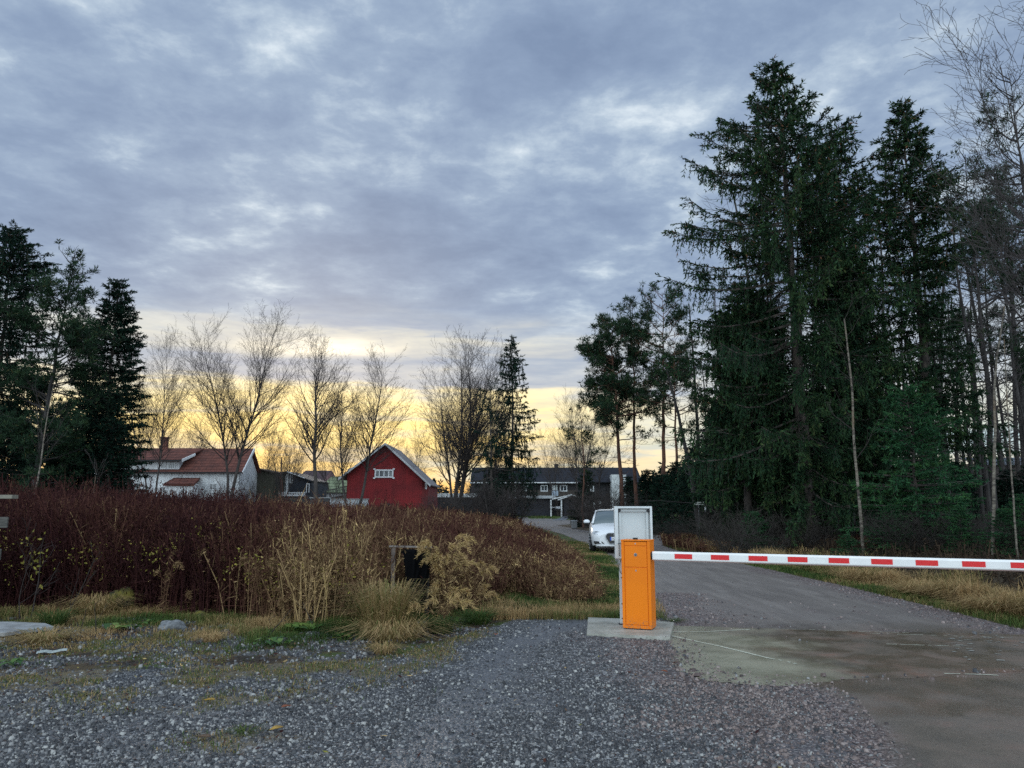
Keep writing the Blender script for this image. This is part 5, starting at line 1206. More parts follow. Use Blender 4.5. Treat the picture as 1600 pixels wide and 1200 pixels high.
for px, py, Y, lab, rz in [(405, 655, 95, 'small bare tree touching the right end of the white house roof', 1), (458, 668, 100, 'lowest small bare tree over the dark house roof', 2), (525, 640, 92, 'small bare tree over the pale green roof', 3), (330, 650, 92, 'small bare tree behind the ridge of the white house', 4), (640, 660, 96, 'small bare tree behind the right slope of the barn roof', 5), (872, 660, 100, 'small bare tree behind the chimney of the terraced house', 2.2), (925, 600, 70, 'bare tree with brown twigs under the leftmost pine', 3.3), (285, 640, 95, 'small bare tree behind the chimney of the white house', 5.1)]:
    cp(SMB, px, py, Y, lab, rz, t0)
t4 = HT(518, 74) / B4.scale[2]
cp(B4, 775, 600, 66, 'dark bare tree leaning into the drooping spruce right of the barn', 4.0, t4, .8)
SHR = dict(n=[6, 5, 4], jit=[.14, .16, .2], up=[.06, .05, .02], tap=[.8, .7, .6], kids=[5, 6], s0=[.15, .1], ang=[.7, .7], ratio=[.5, .5], fall=[.3, .3], rr=.6, rmin=.006, lmin=.12)
SH = bare_tree(4.4, 221, 9, .05, .9, SHR, 'bare_shrub'); th0 = SH['top']; del SH['top']
g2 = 'leafless shrubs around the houses'
for i, (px, py, Y, lab) in enumerate([(352, 728, 66, 'leafless shrub spreading in front of the right end of the white house'), (322, 748, 64, 'lower leafless shrub by the porch of the white house'), (388, 735, 70, 'leafless shrub at the right corner of the white house'), (655, 778, 74, 'leafless shrub hiding the right foot of the barn'), (735, 728, 60, 'dark leafless shrub under the drooping spruce'), (770, 722, 58, 'densest dark leafless shrub at the foot of the drooping spruce'), (806, 740, 62, 'leafless shrub at the left end of the carport'), (690, 752, 66, 'leafless shrub at the foot of the many stemmed tree'), (905, 745, 60, 'leafless shrub behind the utility box'), (935, 742, 48, 'leafless shrub behind the white car'), (955, 735, 52, 'leafless shrub at the foot of the reddish pine'), (600, 770, 74, 'low leafless shrub by the low white wall')]):
    s = HT(py, Y) / th0; (put if i == 0 else put_copy)(SH, px, Y, lab, 'shrub', g2, i * 1.7, (s * 1.1, s * 1.1, s))
# ---------- drooping thin spruce by the terraced house and its neighbours
put(spruce(HT(526, 66), 3.0, 301, z0=.16, prof=lambda u: 1.02 * (1 - u) ** .72, droop=.75, step=.62, dens=.8, hang=.85, sz=1.5, gaps=.12, green=NEEDD, r0=.17, cone_tone=0), vert(802, 526, 66), 66, 'thin drooping spruce standing alone before the left end of the terraced house', 'spruce')
put(spruce(HT(600, 62), 2.6, 302, z0=.05, prof=lambda u: .9 * (1 - u) ** .5 + .1, droop=.8, step=.8, dens=.5, hang=.8, sz=1.5, gaps=.3, dead=.35, green=NEEDD, cone_tone=0), 768, 62, 'ragged half bare spruce to the left of the drooping one', 'spruce')
put(spruce(HT(733, 46), 1.5, 303, z0=.05, droop=.6, step=.5, dens=.7, hang=.6, sz=1.5, green=NEEDD, cone_tone=0), 918, 60, 'small dark spruce in front of the terraced house roof', 'spruce')
# ---------- pines
g = 'pines beyond the white car'
put(pine(HT(502, 52), 2.55, 401, z0=.40, n_l=40, puff=1.6, r0=.17, lean=(-.8, 0)), vert(968, 640, 52) + 2, 52, 'leftmost pine with reddish stem, its crown leaning left', 'pine', g)
put(pine(HT(468, 54), 2.0, 402, z0=.48, n_l=32, puff=1.6, r0=.15), vert(990, 470, 54), 54, 'second pine from the left with straight dark stem', 'pine', g)
put(pine(HT(458, 50), 2.2, 403, z0=.50, n_l=34, puff=1.5, r0=.17, lean=(.1, 0)), vert(1026, 460, 50), 50, 'third and tallest pine, open crown beside the big spruces', 'pine', g)
put(pine(HT(520, 48), 1.8, 404, z0=.45, n_l=26, puff=1.5, r0=.12), vert(1052, 500, 48), 48, 'pine half hidden behind the left side of the big spruces', 'pine', g)
put(pine(HT(618, 58), 1.5, 405, z0=.35, n_l=14, puff=1.6, r0=.09, dead=4), 912, 58, 'small sparse pine below the leaning crown', 'pine', g)
# ---------- the big spruces on the right
g = 'big spruces right of the road'
put(spruce(HT(450, 29.5), 2.3, 512, z0=.14, prof=lambda u: 1.0 * (1 - u) ** .42, droop=.8, step=.32, dens=1.4, hang=.85, sz=1.15, r0=.16, cone_tone=.02), 1195, 29.5, 'shaggy spruce close behind the left side of the tallest one', 'spruce', g)
put(spruce(HT(400, 27.5), 2.0, 513, z0=.20, prof=lambda u: 1.0 * (1 - u) ** .42, droop=.8, step=.32, dens=1.4, hang=.85, sz=1.15, r0=.15, cone_tone=.02), 1345, 27.5, 'shaggy spruce filling the gap right of the tallest one, behind the pale birch stem', 'spruce', g)
pr = lambda u: (.72 + .3 * sin(u * 4) if u < .4 else 1.04 - .1 * (u - .4)) * (1 if u < .70 else max(.01, (1 - u) / .30) ** 1.12)
S1 = spruce(HT(97, 26.5), 3.05, 501, z0=.11, prof=pr, droop=.8, step=.40, dens=1.55, hang=.8, sz=1.12, gaps=.08, r0=.27, lean=(-.35, 0), side=(pi * 1.0, .16), cone_tone=.03, vary=.34, thin=.10)
put(S1, 1262, 26.5, 'tallest spruce, shaggy with long drooping limbs, bare leader above all others', 'spruce', g)
S2 = spruce(HT(232, 28.5), 2.3, 502, z0=.16, prof=lambda u: .7 + .25 * sin(u * 7) if u < .75 else .2 + 3 * (1 - u), droop=.75, step=.40, dens=1.3, hang=.8, r0=.2, sz=1.1, cone_tone=.07, vary=.35, thin=.1, gaps=.06)
put(S2, vert(1305, 240, 28.5), 28.5, 'flat topped spruce with rusty cones between the two tall ones', 'spruce', g)
S3 = spruce(HT(157, 28), 2.35, 503, z0=.22, prof=lambda u: (.75 + .15 * sin(u * 9)) if u < .68 else 2.35 * (1 - u) ** .95, droop=.5, step=.34, dens=1.35, hang=.5, r0=.22, sz=1.08, cone_tone=.03, vary=.30, thin=.05)
put(S3, vert(1408, 160, 28), 28, 'second tallest spruce with narrow dense top, right of the tallest', 'spruce', g)
put(spruce(HT(480, 27.5), 2.2, 504, z0=.30, prof=lambda u: 1.0 * (1 - u) ** .40, droop=.7, step=.30, dens=1.5, hang=.85, sz=1.15, r0=.16, cone_tone=.02), vert(1150, 420, 27.5), 27.5, 'lower spruce forming the left shoulder of the big group by the road', 'spruce', g)
put(pine(HT(245, 36), 2.2, 505, z0=.35, n_l=36, puff=1.35, r0=.16, bark=BARKD), vert(1500, 262, 36), 36, 'greyish pine right of the second tallest spruce', 'pine', 'pines in the forest on the right')
put(pine(HT(120, 24), 1.7, 506, z0=.45, n_l=34, puff=1.1, r0=.15, bark=BARKD), vert(1585, 130, 24), 24, 'pine at the right edge inside the twigs of the big birch', 'pine', 'pines in the forest on the right')
put(pine(HT(270, 40), 2.4, 507, z0=.35, n_l=34, puff=1.4, r0=.16, bark=BARKD), vert(1560, 280, 40), 40, 'pine behind, between the greyish pine and the right edge', 'pine', 'pines in the forest on the right')
YS = spruce(HT(622, 23.5), 1.75, 508, z0=.04, prof=lambda u: 1.0 * (1 - u) ** .62 + .04, droop=.1, step=.24, dens=1.5, hang=.12, sz=.78, green=NEEDL, cone_tone=0, r0=.07)
put(YS, 1428, 22.5, 'bright green young spruce standing in front of the dark trunks', 'spruce')
tYS = HT(622, 23.5)
gy_ = 'young spruces along the forest edge'
for i, (px, py, Y, lab, sx) in enumerate([(1322, 838, 21.5, 'small round spruce seedling at the foot of the left birch stem', 1.6), (1500, 806, 20.5, 'spruce seedling between the young spruce and the right birch stem', 1.1), (1556, 812, 19.5, 'spruce seedling at the foot of the right birch stem', 1.1), (1180, 790, 25, 'low spruce hugging the trunks left of the tallest spruce', 1.2), (1210, 760, 28, 'low spruce behind the base of the tallest spruce', 1.1), (1385, 800, 22, 'low spruce at the left foot of the bright young spruce', 1.2), (1470, 700, 26, 'half grown spruce just right of the bright young spruce', 1.0), (1600, 790, 19, 'spruce seedling cut by the right edge', 1.2)]):
    s = HT(py, Y) / tYS; put_copy(YS, px, Y, lab, 'spruce', gy_, i * 2.1 + 1, (s * sx, s * sx, s))
# ---------- birches at the right
BIR = dict(n=[14, 8, 6, 5], jit=[.05, .09, .12, .15], up=[.03, .07, .02, -.03], tap=[.9, .85, .8, .6], kids=[2.6, 3.0, 3.8], s0=[.30, .12, .1], ang=[.60, .60, .65], ratio=[.48, .42, .42], fall=[.5, .5, .4], rr=.5, rmin=.0045, lmin=.14)
bb = bare_tree(13.2, 601, 2, .085, .14, BIR, 'birch_tree', BARKG, mat('birch_twigs', (.050, .040, .040), .85)); del bb['top']
put(bb, 1725, 17.5, 'big bare birch reaching in from the top right corner', 'birch')
THB = dict(n=[14, 5, 4], jit=[.035, .12, .16], up=[.02, .10, .04], tap=[.6, .8, .7], kids=[1.4, 3.2], s0=[.4, .15], ang=[.8, .6], ratio=[.22, .5], fall=[.3, .4], rr=.35, rmin=.005, lmin=.15)
def birchstem(seed, px, ptop, pytop, Y, lab, r0):
    x0 = P(px, 793, Y)[0]; x1 = P(ptop, pytop, Y)[0]; H = HT(pytop, Y); b = bare_tree(H * 1.05, seed, 1, r0, 0, THB, 'birch_tree', BIRCH, TWIG, lean=((x1 - x0) / H, 0)); del b['top']
    put(b, px, Y, lab, 'birch')
birchstem(602, 1344, 1318, 520, 22.5, 'pale birch stem leaning left in front of the dark spruces', .050)
birchstem(603, 1543, 1552, 500, 19.5, 'pale mottled birch stem near the right edge', .046)
birchstem(604, 1582, 1560, 560, 18.5, 'thin brownish birch stem close to the right edge', .024)
birchstem(605, 1375, 1370, 520, 30, 'second pale stem deeper between birch and young spruce', .05)
# ---------- the stand of thin trunks behind
FT = dict(n=[14, 5, 4], jit=[.018, .14, .2], up=[.01, .06, .03], tap=[.75, .8, .7], kids=[2.0, 3.4], s0=[.22, .1], ang=[1.1, .7], ratio=[.17, .5], fall=[.1, .4], rr=.3, rmin=.006, lmin=.15)
kinds = []
for k in range(5):
    b = bare_tree(14, 620 + k, 1, [.15, .12, .10, .13, .09][k], 0, FT, 'forest_tree', BARKD, mat('forest_twigs', (.045, .037, .036), .9) if k == 0 else bpy.data.materials['forest_twigs'], lean=(rng.normal() * .015, 0)); kinds.append((b, b['top'])); del b['top']
first = set(); rg = np.random.default_rng(77); gF = 'thin bare trunks in the forest on the right'
cols = list(np.linspace(1090, 1640, 58) + rg.normal(size=58) * 6)
for i, px in enumerate(cols):
    Y = 26 + 30 * rg.random() ** .8; k = int(rg.integers(5)); src, tz = kinds[k]; top = 250 + 260 * rg.random() if px > 1180 else 420 + 150 * rg.random()
    if px > 1440: top = 300 + 160 * rg.random()
    s = HT(top, Y) / tz; f = 1.0 if Y < 40 else 1.2
    lab = 'slender dark leafless trunk standing deep in the forest right of the road'
    (put if k not in first else put_copy)(src, px, Y, lab, 'tree', gF, rg.random() * 6.3, (f, f, s)); first.add(k)
for i, px in enumerate(list(rg.random(9) * 560 + 1060)):
    Y = 42 + 16 * rg.random(); s = HT(430 + 180 * rg.random(), Y) / HT(600, 62) 
# broad spruces deep in the wood close it off down low
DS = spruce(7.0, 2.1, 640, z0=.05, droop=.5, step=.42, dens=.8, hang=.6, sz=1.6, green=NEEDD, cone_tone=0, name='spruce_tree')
gD = 'dark understorey spruces behind the trunks'
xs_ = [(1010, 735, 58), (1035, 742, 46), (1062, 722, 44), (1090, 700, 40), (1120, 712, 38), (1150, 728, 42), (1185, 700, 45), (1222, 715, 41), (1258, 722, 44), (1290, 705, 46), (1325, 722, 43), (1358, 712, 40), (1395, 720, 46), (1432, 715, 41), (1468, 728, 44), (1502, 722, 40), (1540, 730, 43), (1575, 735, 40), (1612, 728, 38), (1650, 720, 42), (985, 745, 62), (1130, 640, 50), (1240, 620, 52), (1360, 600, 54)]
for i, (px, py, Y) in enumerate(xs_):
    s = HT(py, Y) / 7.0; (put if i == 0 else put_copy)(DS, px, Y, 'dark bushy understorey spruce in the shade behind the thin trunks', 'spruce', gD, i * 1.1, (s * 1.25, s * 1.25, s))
# thicket shrubs at the forest foot
gS = 'leafless thicket shrubs along the forest foot'
SH2 = bare_tree(2.6, 651, 10, .022, .8, SHR, 'thicket_shrub', BARKD, mat('thicket_twigs', (.030, .025, .021), .9)); t2 = SH2['top']; del SH2['top']
k = 0
for px in np.arange(1030, 1640, 17):
    Y = 24 + 12 * rg.random() - (px - 1030) * .010; py = 790 + 38 * rg.random(); 
    if px < 1140: Y = 36 + 5 * rg.random()
    px2 = px + rg.normal() * 8; s = max(.35, HT(py, Y) / t2)
    (put if k == 0 else put_copy)(SH2, px2, Y, 'low tangled leafless shrub among the trunks at the foot of the forest', 'shrub', gS, rg.random() * 6.3, (s * 1.2, s * 1.2, s)); k += 1
for px, py, Y in ((1158, 770, 27), (1170, 790, 25.5), (1140, 782, 29)):
    s = HT(py, Y) / t2; put_copy(SH2, px, Y, 'low tangled leafless shrub among the trunks at the foot of the forest', 'shrub', gS, px, (s * 1.3, s * 1.3, s))
# far tree line closing the horizon
rg = np.random.default_rng(9); f = Soup(); nT = 520
X = np.concatenate([rg.random(nT) * 520 - 260, rg.random(160) * 60 + 14]); Yt = np.concatenate([150 + 25 * rg.random(nT), 112 + 14 * rg.random(160)]); Ht = np.concatenate([4.5 + 3.0 * rg.random(nT), 5 + 3 * rg.random(160)])
m = 130; C = np.repeat(np.stack([X, Yt, np.zeros_like(X)], 1), m, 0); hh = np.repeat(Ht, m); u = rg.random(len(C)) ** .8
a = rg.random(len(C)) * 6.3; rr = (1 - u) * hh * .30 * np.sqrt(rg.random(len(C)))
C = C + np.stack([rr * np.cos(a), rr * np.sin(a), u * hh], 1)
f.add(leaves(C, rg.normal(size=C.shape) + np.array([0, 0, -.3]), .9, .34, rg), np.clip(rg.random(len(C)) * .6, 0, 1))
tag(link('far_wood', f.mesh('far_wood'), NEEDD), kind='stuff')
# ================================================================== weeds and grass
WEED = mat('dry_weeds', rough=.85, spec=.1, transl=.15, tone=[(0, (.022, .008, .009)), (.2, (.050, .017, .016)), (.38, (.085, .036, .026)), (.52, (.13, .070, .042)), (.66, (.23, .145, .075)), (.80, (.40, .28, .14)), (.88, (.60, .41, .19)), (.93, (.20, .20, .04)), (1.0, (.42, .34, .08))])
GRASS = mat('grass_blades', rough=.7, spec=.2, transl=.25, tone=[(0, (.022, .045, .012)), (.3, (.055, .10, .024)), (.5, (.10, .14, .035)), (.65, (.21, .18, .065)), (.8, (.34, .24, .11)), (1.0, (.44, .29, .14))])
FIELD = [(-30, 10.2)] + FIELD_FRONT[1:] + gl([(928, 935), (898, 890), (862, 858), (834, 842), (806, 826)]) + [(1.0, 66), (-55, 66), (-55, 12)]
def dia(p, d, ln, wd, rg): return leaves(p, d, ln, wd, rg)
def weeds(soup, p, H, tone, rg, nst=2, ntw=6, nlf=18, wmul=1.0, plume=0.0):
    n = len(p); H = H * (.8 + .4 * rg.random(n)); lean = rg.normal(size=(n, 2)) * .20
    base = np.concatenate([p, hgt(p[:, 0], p[:, 1])[:, None]], 1)
    def pos(t): return base[:, None] + np.stack([lean[:, :1] * t ** 1.6 * H[:, None], lean[:, 1:] * t ** 1.6 * H[:, None], t * H[:, None]], -1)
    t = np.linspace(0, 1, nst + 1)[None].repeat(n, 0); Q = pos(t)
    a, b = Q[:, :-1].reshape(-1, 3), Q[:, 1:].reshape(-1, 3); r = unit(np.stack([rg.normal(size=n), rg.normal(size=n) * .3, np.zeros(n)], 1)); r = np.repeat(r, nst, 0)
    w = .0065 * wmul * (.7 + .6 * rg.random(len(a)))[:, None]
    soup.add(np.stack([a - r * w, a + r * w, b + r * w * .75, b - r * w * .75], 1), np.repeat(np.clip(tone + .10, 0, .9), nst))
    if ntw:
        t = .35 + .6 * rg.random((n, ntw)); q = pos(t).reshape(-1, 3); d = rg.normal(size=(n * ntw, 3)); d[:, 2] = np.abs(d[:, 2]) * 1.0 + .7
        ln = (.10 + .22 * rg.random(n * ntw)) * np.repeat(H, ntw) / 1.2; soup.add(leaves(q, d, ln, .008 * wmul, rg), np.repeat(np.clip(tone + .05, 0, .88), ntw))
    t = 1 - (1 - .22) * rg.random((n, nlf)) ** 1.5; q = pos(t).reshape(-1, 3) + rg.normal(size=(n * nlf, 3)) * np.array([.055, .055, .03]) * (1 + .25 * wmul)
    d = rg.normal(size=(n * nlf, 3)) + np.array([0, 0, .5]); tl = np.repeat(tone, nlf) + rg.normal(size=n * nlf) * .07
    soup.add(leaves(q, d, (.026 + .045 * rg.random(n * nlf)) * wmul ** .75, (.009 + .013 * rg.random(n * nlf)) * wmul ** .85, rg), np.clip(tl, 0, .88))
def pxof(x, y): return 800 + 1216 * x / y
def field_pts(n, y0, y1, rg, p=1.0):
    y = y0 + (y1 - y0) * rg.random(n) ** p; xl = -.70 * y - 1.0; xr = 2.6; x = xl + (xr - xl) * rg.random(n)
    q = np.stack([x, y], 1); return q[poly_in(x, y - .25, FIELD) & (y > field_y(x) + (fbm(x, y, 1.3, 83) - .55) * 1.8) & ~((np.abs(pxof(x, y) - 642) < 34) & (y < 11.4))]
def field_look(q, rg):
    px = pxof(q[:, 0], q[:, 1]); Y = q[:, 1]
    H = np.interp(px, [-50, 260, 430, 600, 700, 780, 860, 940], [1.56, 1.56, 1.38, 1.22, 1.06, .78, .50, .42]) * np.interp(Y, [10, 13, 24], [.74, .90, 1.0])
    H = H * (.70 + .55 * fbm(q[:, 0], q[:, 1], .8, 88)) * np.interp(Y - field_y(q[:, 0]), [-.6, .1, 1.1], [.30, .62, 1.0]) * (1 + .18 * (rg.random(len(q)) < .08))
    tone = np.interp(px, [-50, 250, 380, 480, 640, 760, 830, 940], [.11, .12, .21, .32, .33, .35, .40, .46]) + (fbm(q[:, 0], q[:, 1], .55, 91) - .5) * .55 + (fbm(q[:, 0], q[:, 1], 2.3, 93) - .5) * .40 + rg.normal(size=len(q)) * .07
    front = (1 - sm(Y, 10.8, 13.0)) * (px > 340)
    tone = tone + front * .24 * (px < 660) + (rg.random(len(q)) < .12) * .25
    return H, np.clip(tone, 0, .86)
rg = np.random.default_rng(31); fs = Soup()
for n, y0, y1, kw in ((11500, 9.6, 14, dict(nst=2, ntw=9, nlf=28)), (9500, 14, 20, dict(nst=2, ntw=8, nlf=24, wmul=1.25)), (13000, 20, 34, dict(nst=1, ntw=6, nlf=16, wmul=1.7)), (8000, 34, 66, dict(nst=1, ntw=5, nlf=12, wmul=2.9))):
    q = field_pts(n, y0, y1, rg); H, t = field_look(q, rg); weeds(fs, q, H, t, rg, **kw)
# spiky seed heads standing out along the top
q = field_pts(2600, 11, 26, rg); H, t = field_look(q, rg); n = len(q)
k = rg.random(n) < .6; q, H, t = q[k], H[k] * (1.05 + .12 * rg.random(k.sum())), t[k]; weeds(fs, q, H, t * .6, rg, 2, 0, 30, 1.25)
# low dense litter of broken stems under the stand
q = field_pts(17000, 9.8, 20, rg); n = len(q); base = np.concatenate([q, (hgt(q[:, 0], q[:, 1]) + .05 + .45 * rg.random(n) ** 2)[:, None]], 1)
d = rg.normal(size=(n, 3)); d[:, 2] *= .45; H, t = field_look(q, rg); fs.add(leaves(base, d, .25 + .45 * rg.random(n), .010, rg), np.clip(t + .06 + rg.normal(size=n) * .13, 0, .88))
# a few leaves still hanging on, yellow green
q = field_pts(3000, 10.6, 26, rg); q = q[(fbm(q[:, 0], q[:, 1], .8, 97) > .50) & (pxof(q[:, 0], q[:, 1]) < 620)]; n = len(q); m = 5; H, t = field_look(q, rg)
base = np.concatenate([q, (H * (.45 + .45 * rg.random(n)))[:, None]], 1); q2 = field_pts(2600, 10.0, 11.8, rg); q2 = q2[(fbm(q2[:, 0], q2[:, 1], 1.6, 98) > .50) & (pxof(q2[:, 0], q2[:, 1]) < 560)]; n2 = len(q2); H2, _t = field_look(q2, rg)
base = np.concatenate([base, np.concatenate([q2, (H2 * (.55 + .5 * rg.random(n2)))[:, None]], 1)]); n += n2
C = np.repeat(base, m, 0) + rg.normal(size=(n * m, 3)) * .05
fs.add(leaves(C, rg.normal(size=(n * m, 3)), .03 + .025 * rg.random(n * m), .024, rg), .90 + .10 * rg.random(n * m))
tag(link('dry_weed_field', fs.mesh('dry_weed_field'), WEED), kind='stuff')
# ------------------------------------------------------------------ grass
def blades(soup, p, H, tone, rg, w=.006, droop=.5, z=0.0):
    n = len(p); b = np.concatenate([p, (hgt(p[:, 0], p[:, 1]) + z)[:, None]], 1); a = rg.random(n) * 2 * pi; H = H * (.6 + .7 * rg.random(n))
    o = np.stack([np.cos(a), np.sin(a), np.zeros(n)], 1); r = np.stack([-np.sin(a), np.cos(a), np.zeros(n)], 1) * w * .5
    lean = (.15 + droop * rg.random(n))[:, None]; m = b + o * lean * H[:, None] * .35; m[:, 2] += H * .62; e = b + o * lean * H[:, None] * 1.15; e[:, 2] += H * (1 - .45 * lean[:, 0])
    soup.add(np.stack([b - r, b + r, m + r * .8, m - r * .8], 1), tone); soup.add(np.stack([m - r * .8, m + r * .8, e + r * .1, e - r * .1], 1), tone)
gs = Soup(); rg = np.random.default_rng(41)
# strip between gravel and weeds
y = 6.6 + 6.2 * rg.random(190000); x = -8.5 + 11.2 * rg.random(190000); fy = field_y(x); d = fy + .5 - y
n1_ = fbm(x, y, 1.3, 5); n2_ = fbm(x, y, 4.0, 9); pxx = pxof(x, y)
den = np.clip(1.05 - (d - .15) / np.interp(pxx, [0, 350, 620, 800, 930], [3.7, 2.5, 1.3, .55, .30]), 0, 1) ** .6 * (.16 + 1.1 * sm(n1_ * .5 + n2_ * .5, .40, .56)); den *= (y < fy + .7) & (pxx < 960) & ~poly_in(x, y, gl([(917, 996), (1047, 1001), (1053, 978), (919, 970)]))
k = rg.random(len(x)) < den * .85; p = np.stack([x, y], 1)[k]; pn = fbm(p[:, 0], p[:, 1], 1.1, 15); px_ = pxof(p[:, 0], p[:, 1])
tone = np.clip(.42 + (pn - .5) * 1.7 + rg.normal(size=len(p)) * .10 + np.interp(px_, [100, 400, 620, 750, 850], [.22, .12, .04, -.12, -.10]), 0, 1)
blades(gs, p, .035 + .12 * sm(field_y(p[:, 0]) - p[:, 1], 2.2, .2) * fbm(p[:, 0], p[:, 1], 1.8, 17) * sm(fbm(p[:, 0], p[:, 1], 2.2, 19), .3, .6) + .05 * (p[:, 1] > field_y(p[:, 0]) - .2), tone, rg, .007, .9)
# thin moss and straw on the upper gravel
y = 4.9 + 5 * rg.random(120000); x = -6.5 + 8 * rg.random(120000); lm = lot_mask(x, y); k = (rg.random(len(x)) < lm[:, 1] * .9 * sm(fbm(x, y, 3.2, 23), .34, .55)) & poly_in(x, y, LOT)
p = np.stack([x, y], 1)[k]; blades(gs, p, .022 + .03 * rg.random(len(p)), np.clip(.62 + rg.normal(size=len(p)) * .2, 0, 1), rg, .006, 1.0)
# left verge of the road and around the pad
y = 10.7 + 23 * rg.random(80000) ** 1.3; xl = np.interp(y, [q_[1] for q_ in ROAD_L], [q_[0] for q_ in ROAD_L]); x = xl - 2.6 * rg.random(len(y)) + .18
den = np.interp(xl - x, [-.2, .1, 1.3, 2.6], [.15, .9, .9, .5]) * np.interp(y, [10, 34], [1, .35]); k = rg.random(len(x)) < den; p = np.stack([x, y], 1)[k]
blades(gs, p, .03 + .12 * fbm(p[:, 0], p[:, 1], 1.1, 27) + .05 * (xl[k] - x[k]), np.clip(.54 + (fbm(p[:, 0], p[:, 1], .9, 29) - .5) * 1.7 + rg.normal(size=len(p)) * .12, 0, 1), rg, .007 * np.interp(p[:, 1], [10, 34], [1, 2.4])[:, None], .8)
# right verge: green fringe, then straw hummocks
n = 150000; s = rg.random(n); cum = np.array(ROAD_R[:-1]); yy = 6.2 + 24 * rg.random(n) ** 1.5; xr = np.interp(yy, [q_[1] for q_ in ROAD_R], [q_[0] for q_ in ROAD_R])
off = rg.random(n) * 2.6 - .02; x = xr + off * 1.15; hum = sm(fbm(x, yy, .9, 33), .42, .62)
den = np.where(off < .45, np.interp(off, [0, .12, .3, .45], [.1, .55, .9, .8]), .25 + .75 * hum) * np.interp(yy, [6, 30], [1, .4]) * np.interp(off, [1.9, 2.6], [1, .1])
k = rg.random(n) < den; p = np.stack([x, yy], 1)[k]; of = off[k]; hm = hum[k]
H = np.where(of < .45, .05 + .07 * rg.random(len(p)), .10 + .34 * hm); tone = np.where(of < .45, .56, .84) + (fbm(p[:, 0], p[:, 1], 1.4, 35) - .5) * .9 + rg.normal(size=len(p)) * .10
tone += np.interp(p[:, 1], [12, 20], [0, -.05])
blades(gs, p, H, np.clip(tone, 0, 1), rg, .008 * np.interp(p[:, 1], [8, 30], [1, 2.6])[:, None], 1.25)
# far lawns by the carport
n = 26000; y = 70 + 30 * rg.random(n); x = -6 + 22 * rg.random(n); k = ~poly_in(x, y, ROAD) & (np.abs(x - 6.2) > .8); p = np.stack([x, y], 1)[k]
blades(gs, p, .10 + .08 * rg.random(len(p)), np.clip(.38 + rg.normal(size=len(p)) * .14, 0, 1), rg, .05, .8)
tag(link('grass', gs.mesh('grass'), GRASS), kind='stuff')
# leaf litter and low brush under the trees on the right
ls = Soup(); n = 60000; y = 7 + 32 * rg.random(n) ** 1.1; xr = np.interp(y, [q_[1] for q_ in ROAD_R], [q_[0] for q_ in ROAD_R]); x = xr + 1.6 + (16) * rg.random(n)
p = np.stack([x, y, hgt(x, y) + .01 + .10 * rg.random(n) ** 2], 1); d = rg.normal(size=(n, 3)); d[:, 2] *= .5
ls.add(leaves(p, d, .07 + .16 * rg.random(n) ** 2, .02 + .03 * rg.random(n), rg), np.clip(.30 + rg.normal(size=n) * .18 + .2 * (rg.random(n) < .1), 0, .85))
n = 5000; y = 9 + 26 * rg.random(n); xr = np.interp(y, [q_[1] for q_ in ROAD_R], [q_[0] for q_ in ROAD_R]); x = xr + 2.2 + 13 * rg.random(n)
weeds(ls, np.stack([x, y], 1), np.full(n, .30) * (.5 + rg.random(n)), np.clip(.28 + rg.normal(size=n) * .12, 0, .8), rg, 1, 5, 5, 1.5)
tag(link('forest_floor_brush', ls.mesh('forest_floor_brush'), mat('forest_litter', rough=.9, spec=.1, tone=[(0, (.014, .011, .009)), (.3, (.034, .024, .018)), (.6, (.075, .050, .032)), (.9, (.15, .10, .06)), (1, (.2, .14, .08))])), kind='stuff')
# fringe of brush along the side path beneath the street sign
ls = Soup(); n = 3500; y = 25 + 9 * rg.random(n); x = 4.6 + 9 * rg.random(n); k = ~poly_in(x, y, ROAD); q = np.stack([x, y], 1)[k]
weeds(ls, q, np.full(len(q), .35), np.clip(.40 + rg.normal(size=len(q)) * .14, 0, .8), rg, 1, 4, 6, 2.2)
tag(link('verge_weeds', ls.mesh('verge_weeds'), WEED), kind='stuff')

# leaf litter, clods and bits of stem strewn over the verge and the gravel
ls = Soup(); rg = np.random.default_rng(58); n = 26000; y = 4.6 + 6.4 * rg.random(n); x = -7.5 + 9.5 * rg.random(n); lm = lot_mask(x, y); ins = poly_in(x, y, LOT)
k = (y < field_y(x) + .3) & (rg.random(n) < np.where(ins, .03 + .45 * lm[:, 1], .55 * (.3 + fbm(x, y, 2.0, 66))))
p = np.stack([x, y, hgt(x, y) + .016], 1)[k]; n = len(p); d = rg.normal(size=(n, 3)); d[:, 2] *= .18
up = unit(np.cross(unit(d), np.array([0, 0, 1.0])) + rg.normal(size=(n, 3)) * np.array([.1, .1, .35]))
tl = np.where(rg.random(n) < .10, .86 + .10 * rg.random(n), .12 + .5 * rg.random(n))
ls.add(leaves(p, d, .015 + .06 * rg.random(n) ** 2, .006 + .022 * rg.random(n) ** 2, rg, roll=up), tl)
tag(link('leaf_litter', ls.mesh('leaf_litter'), WEED), kind='stuff')

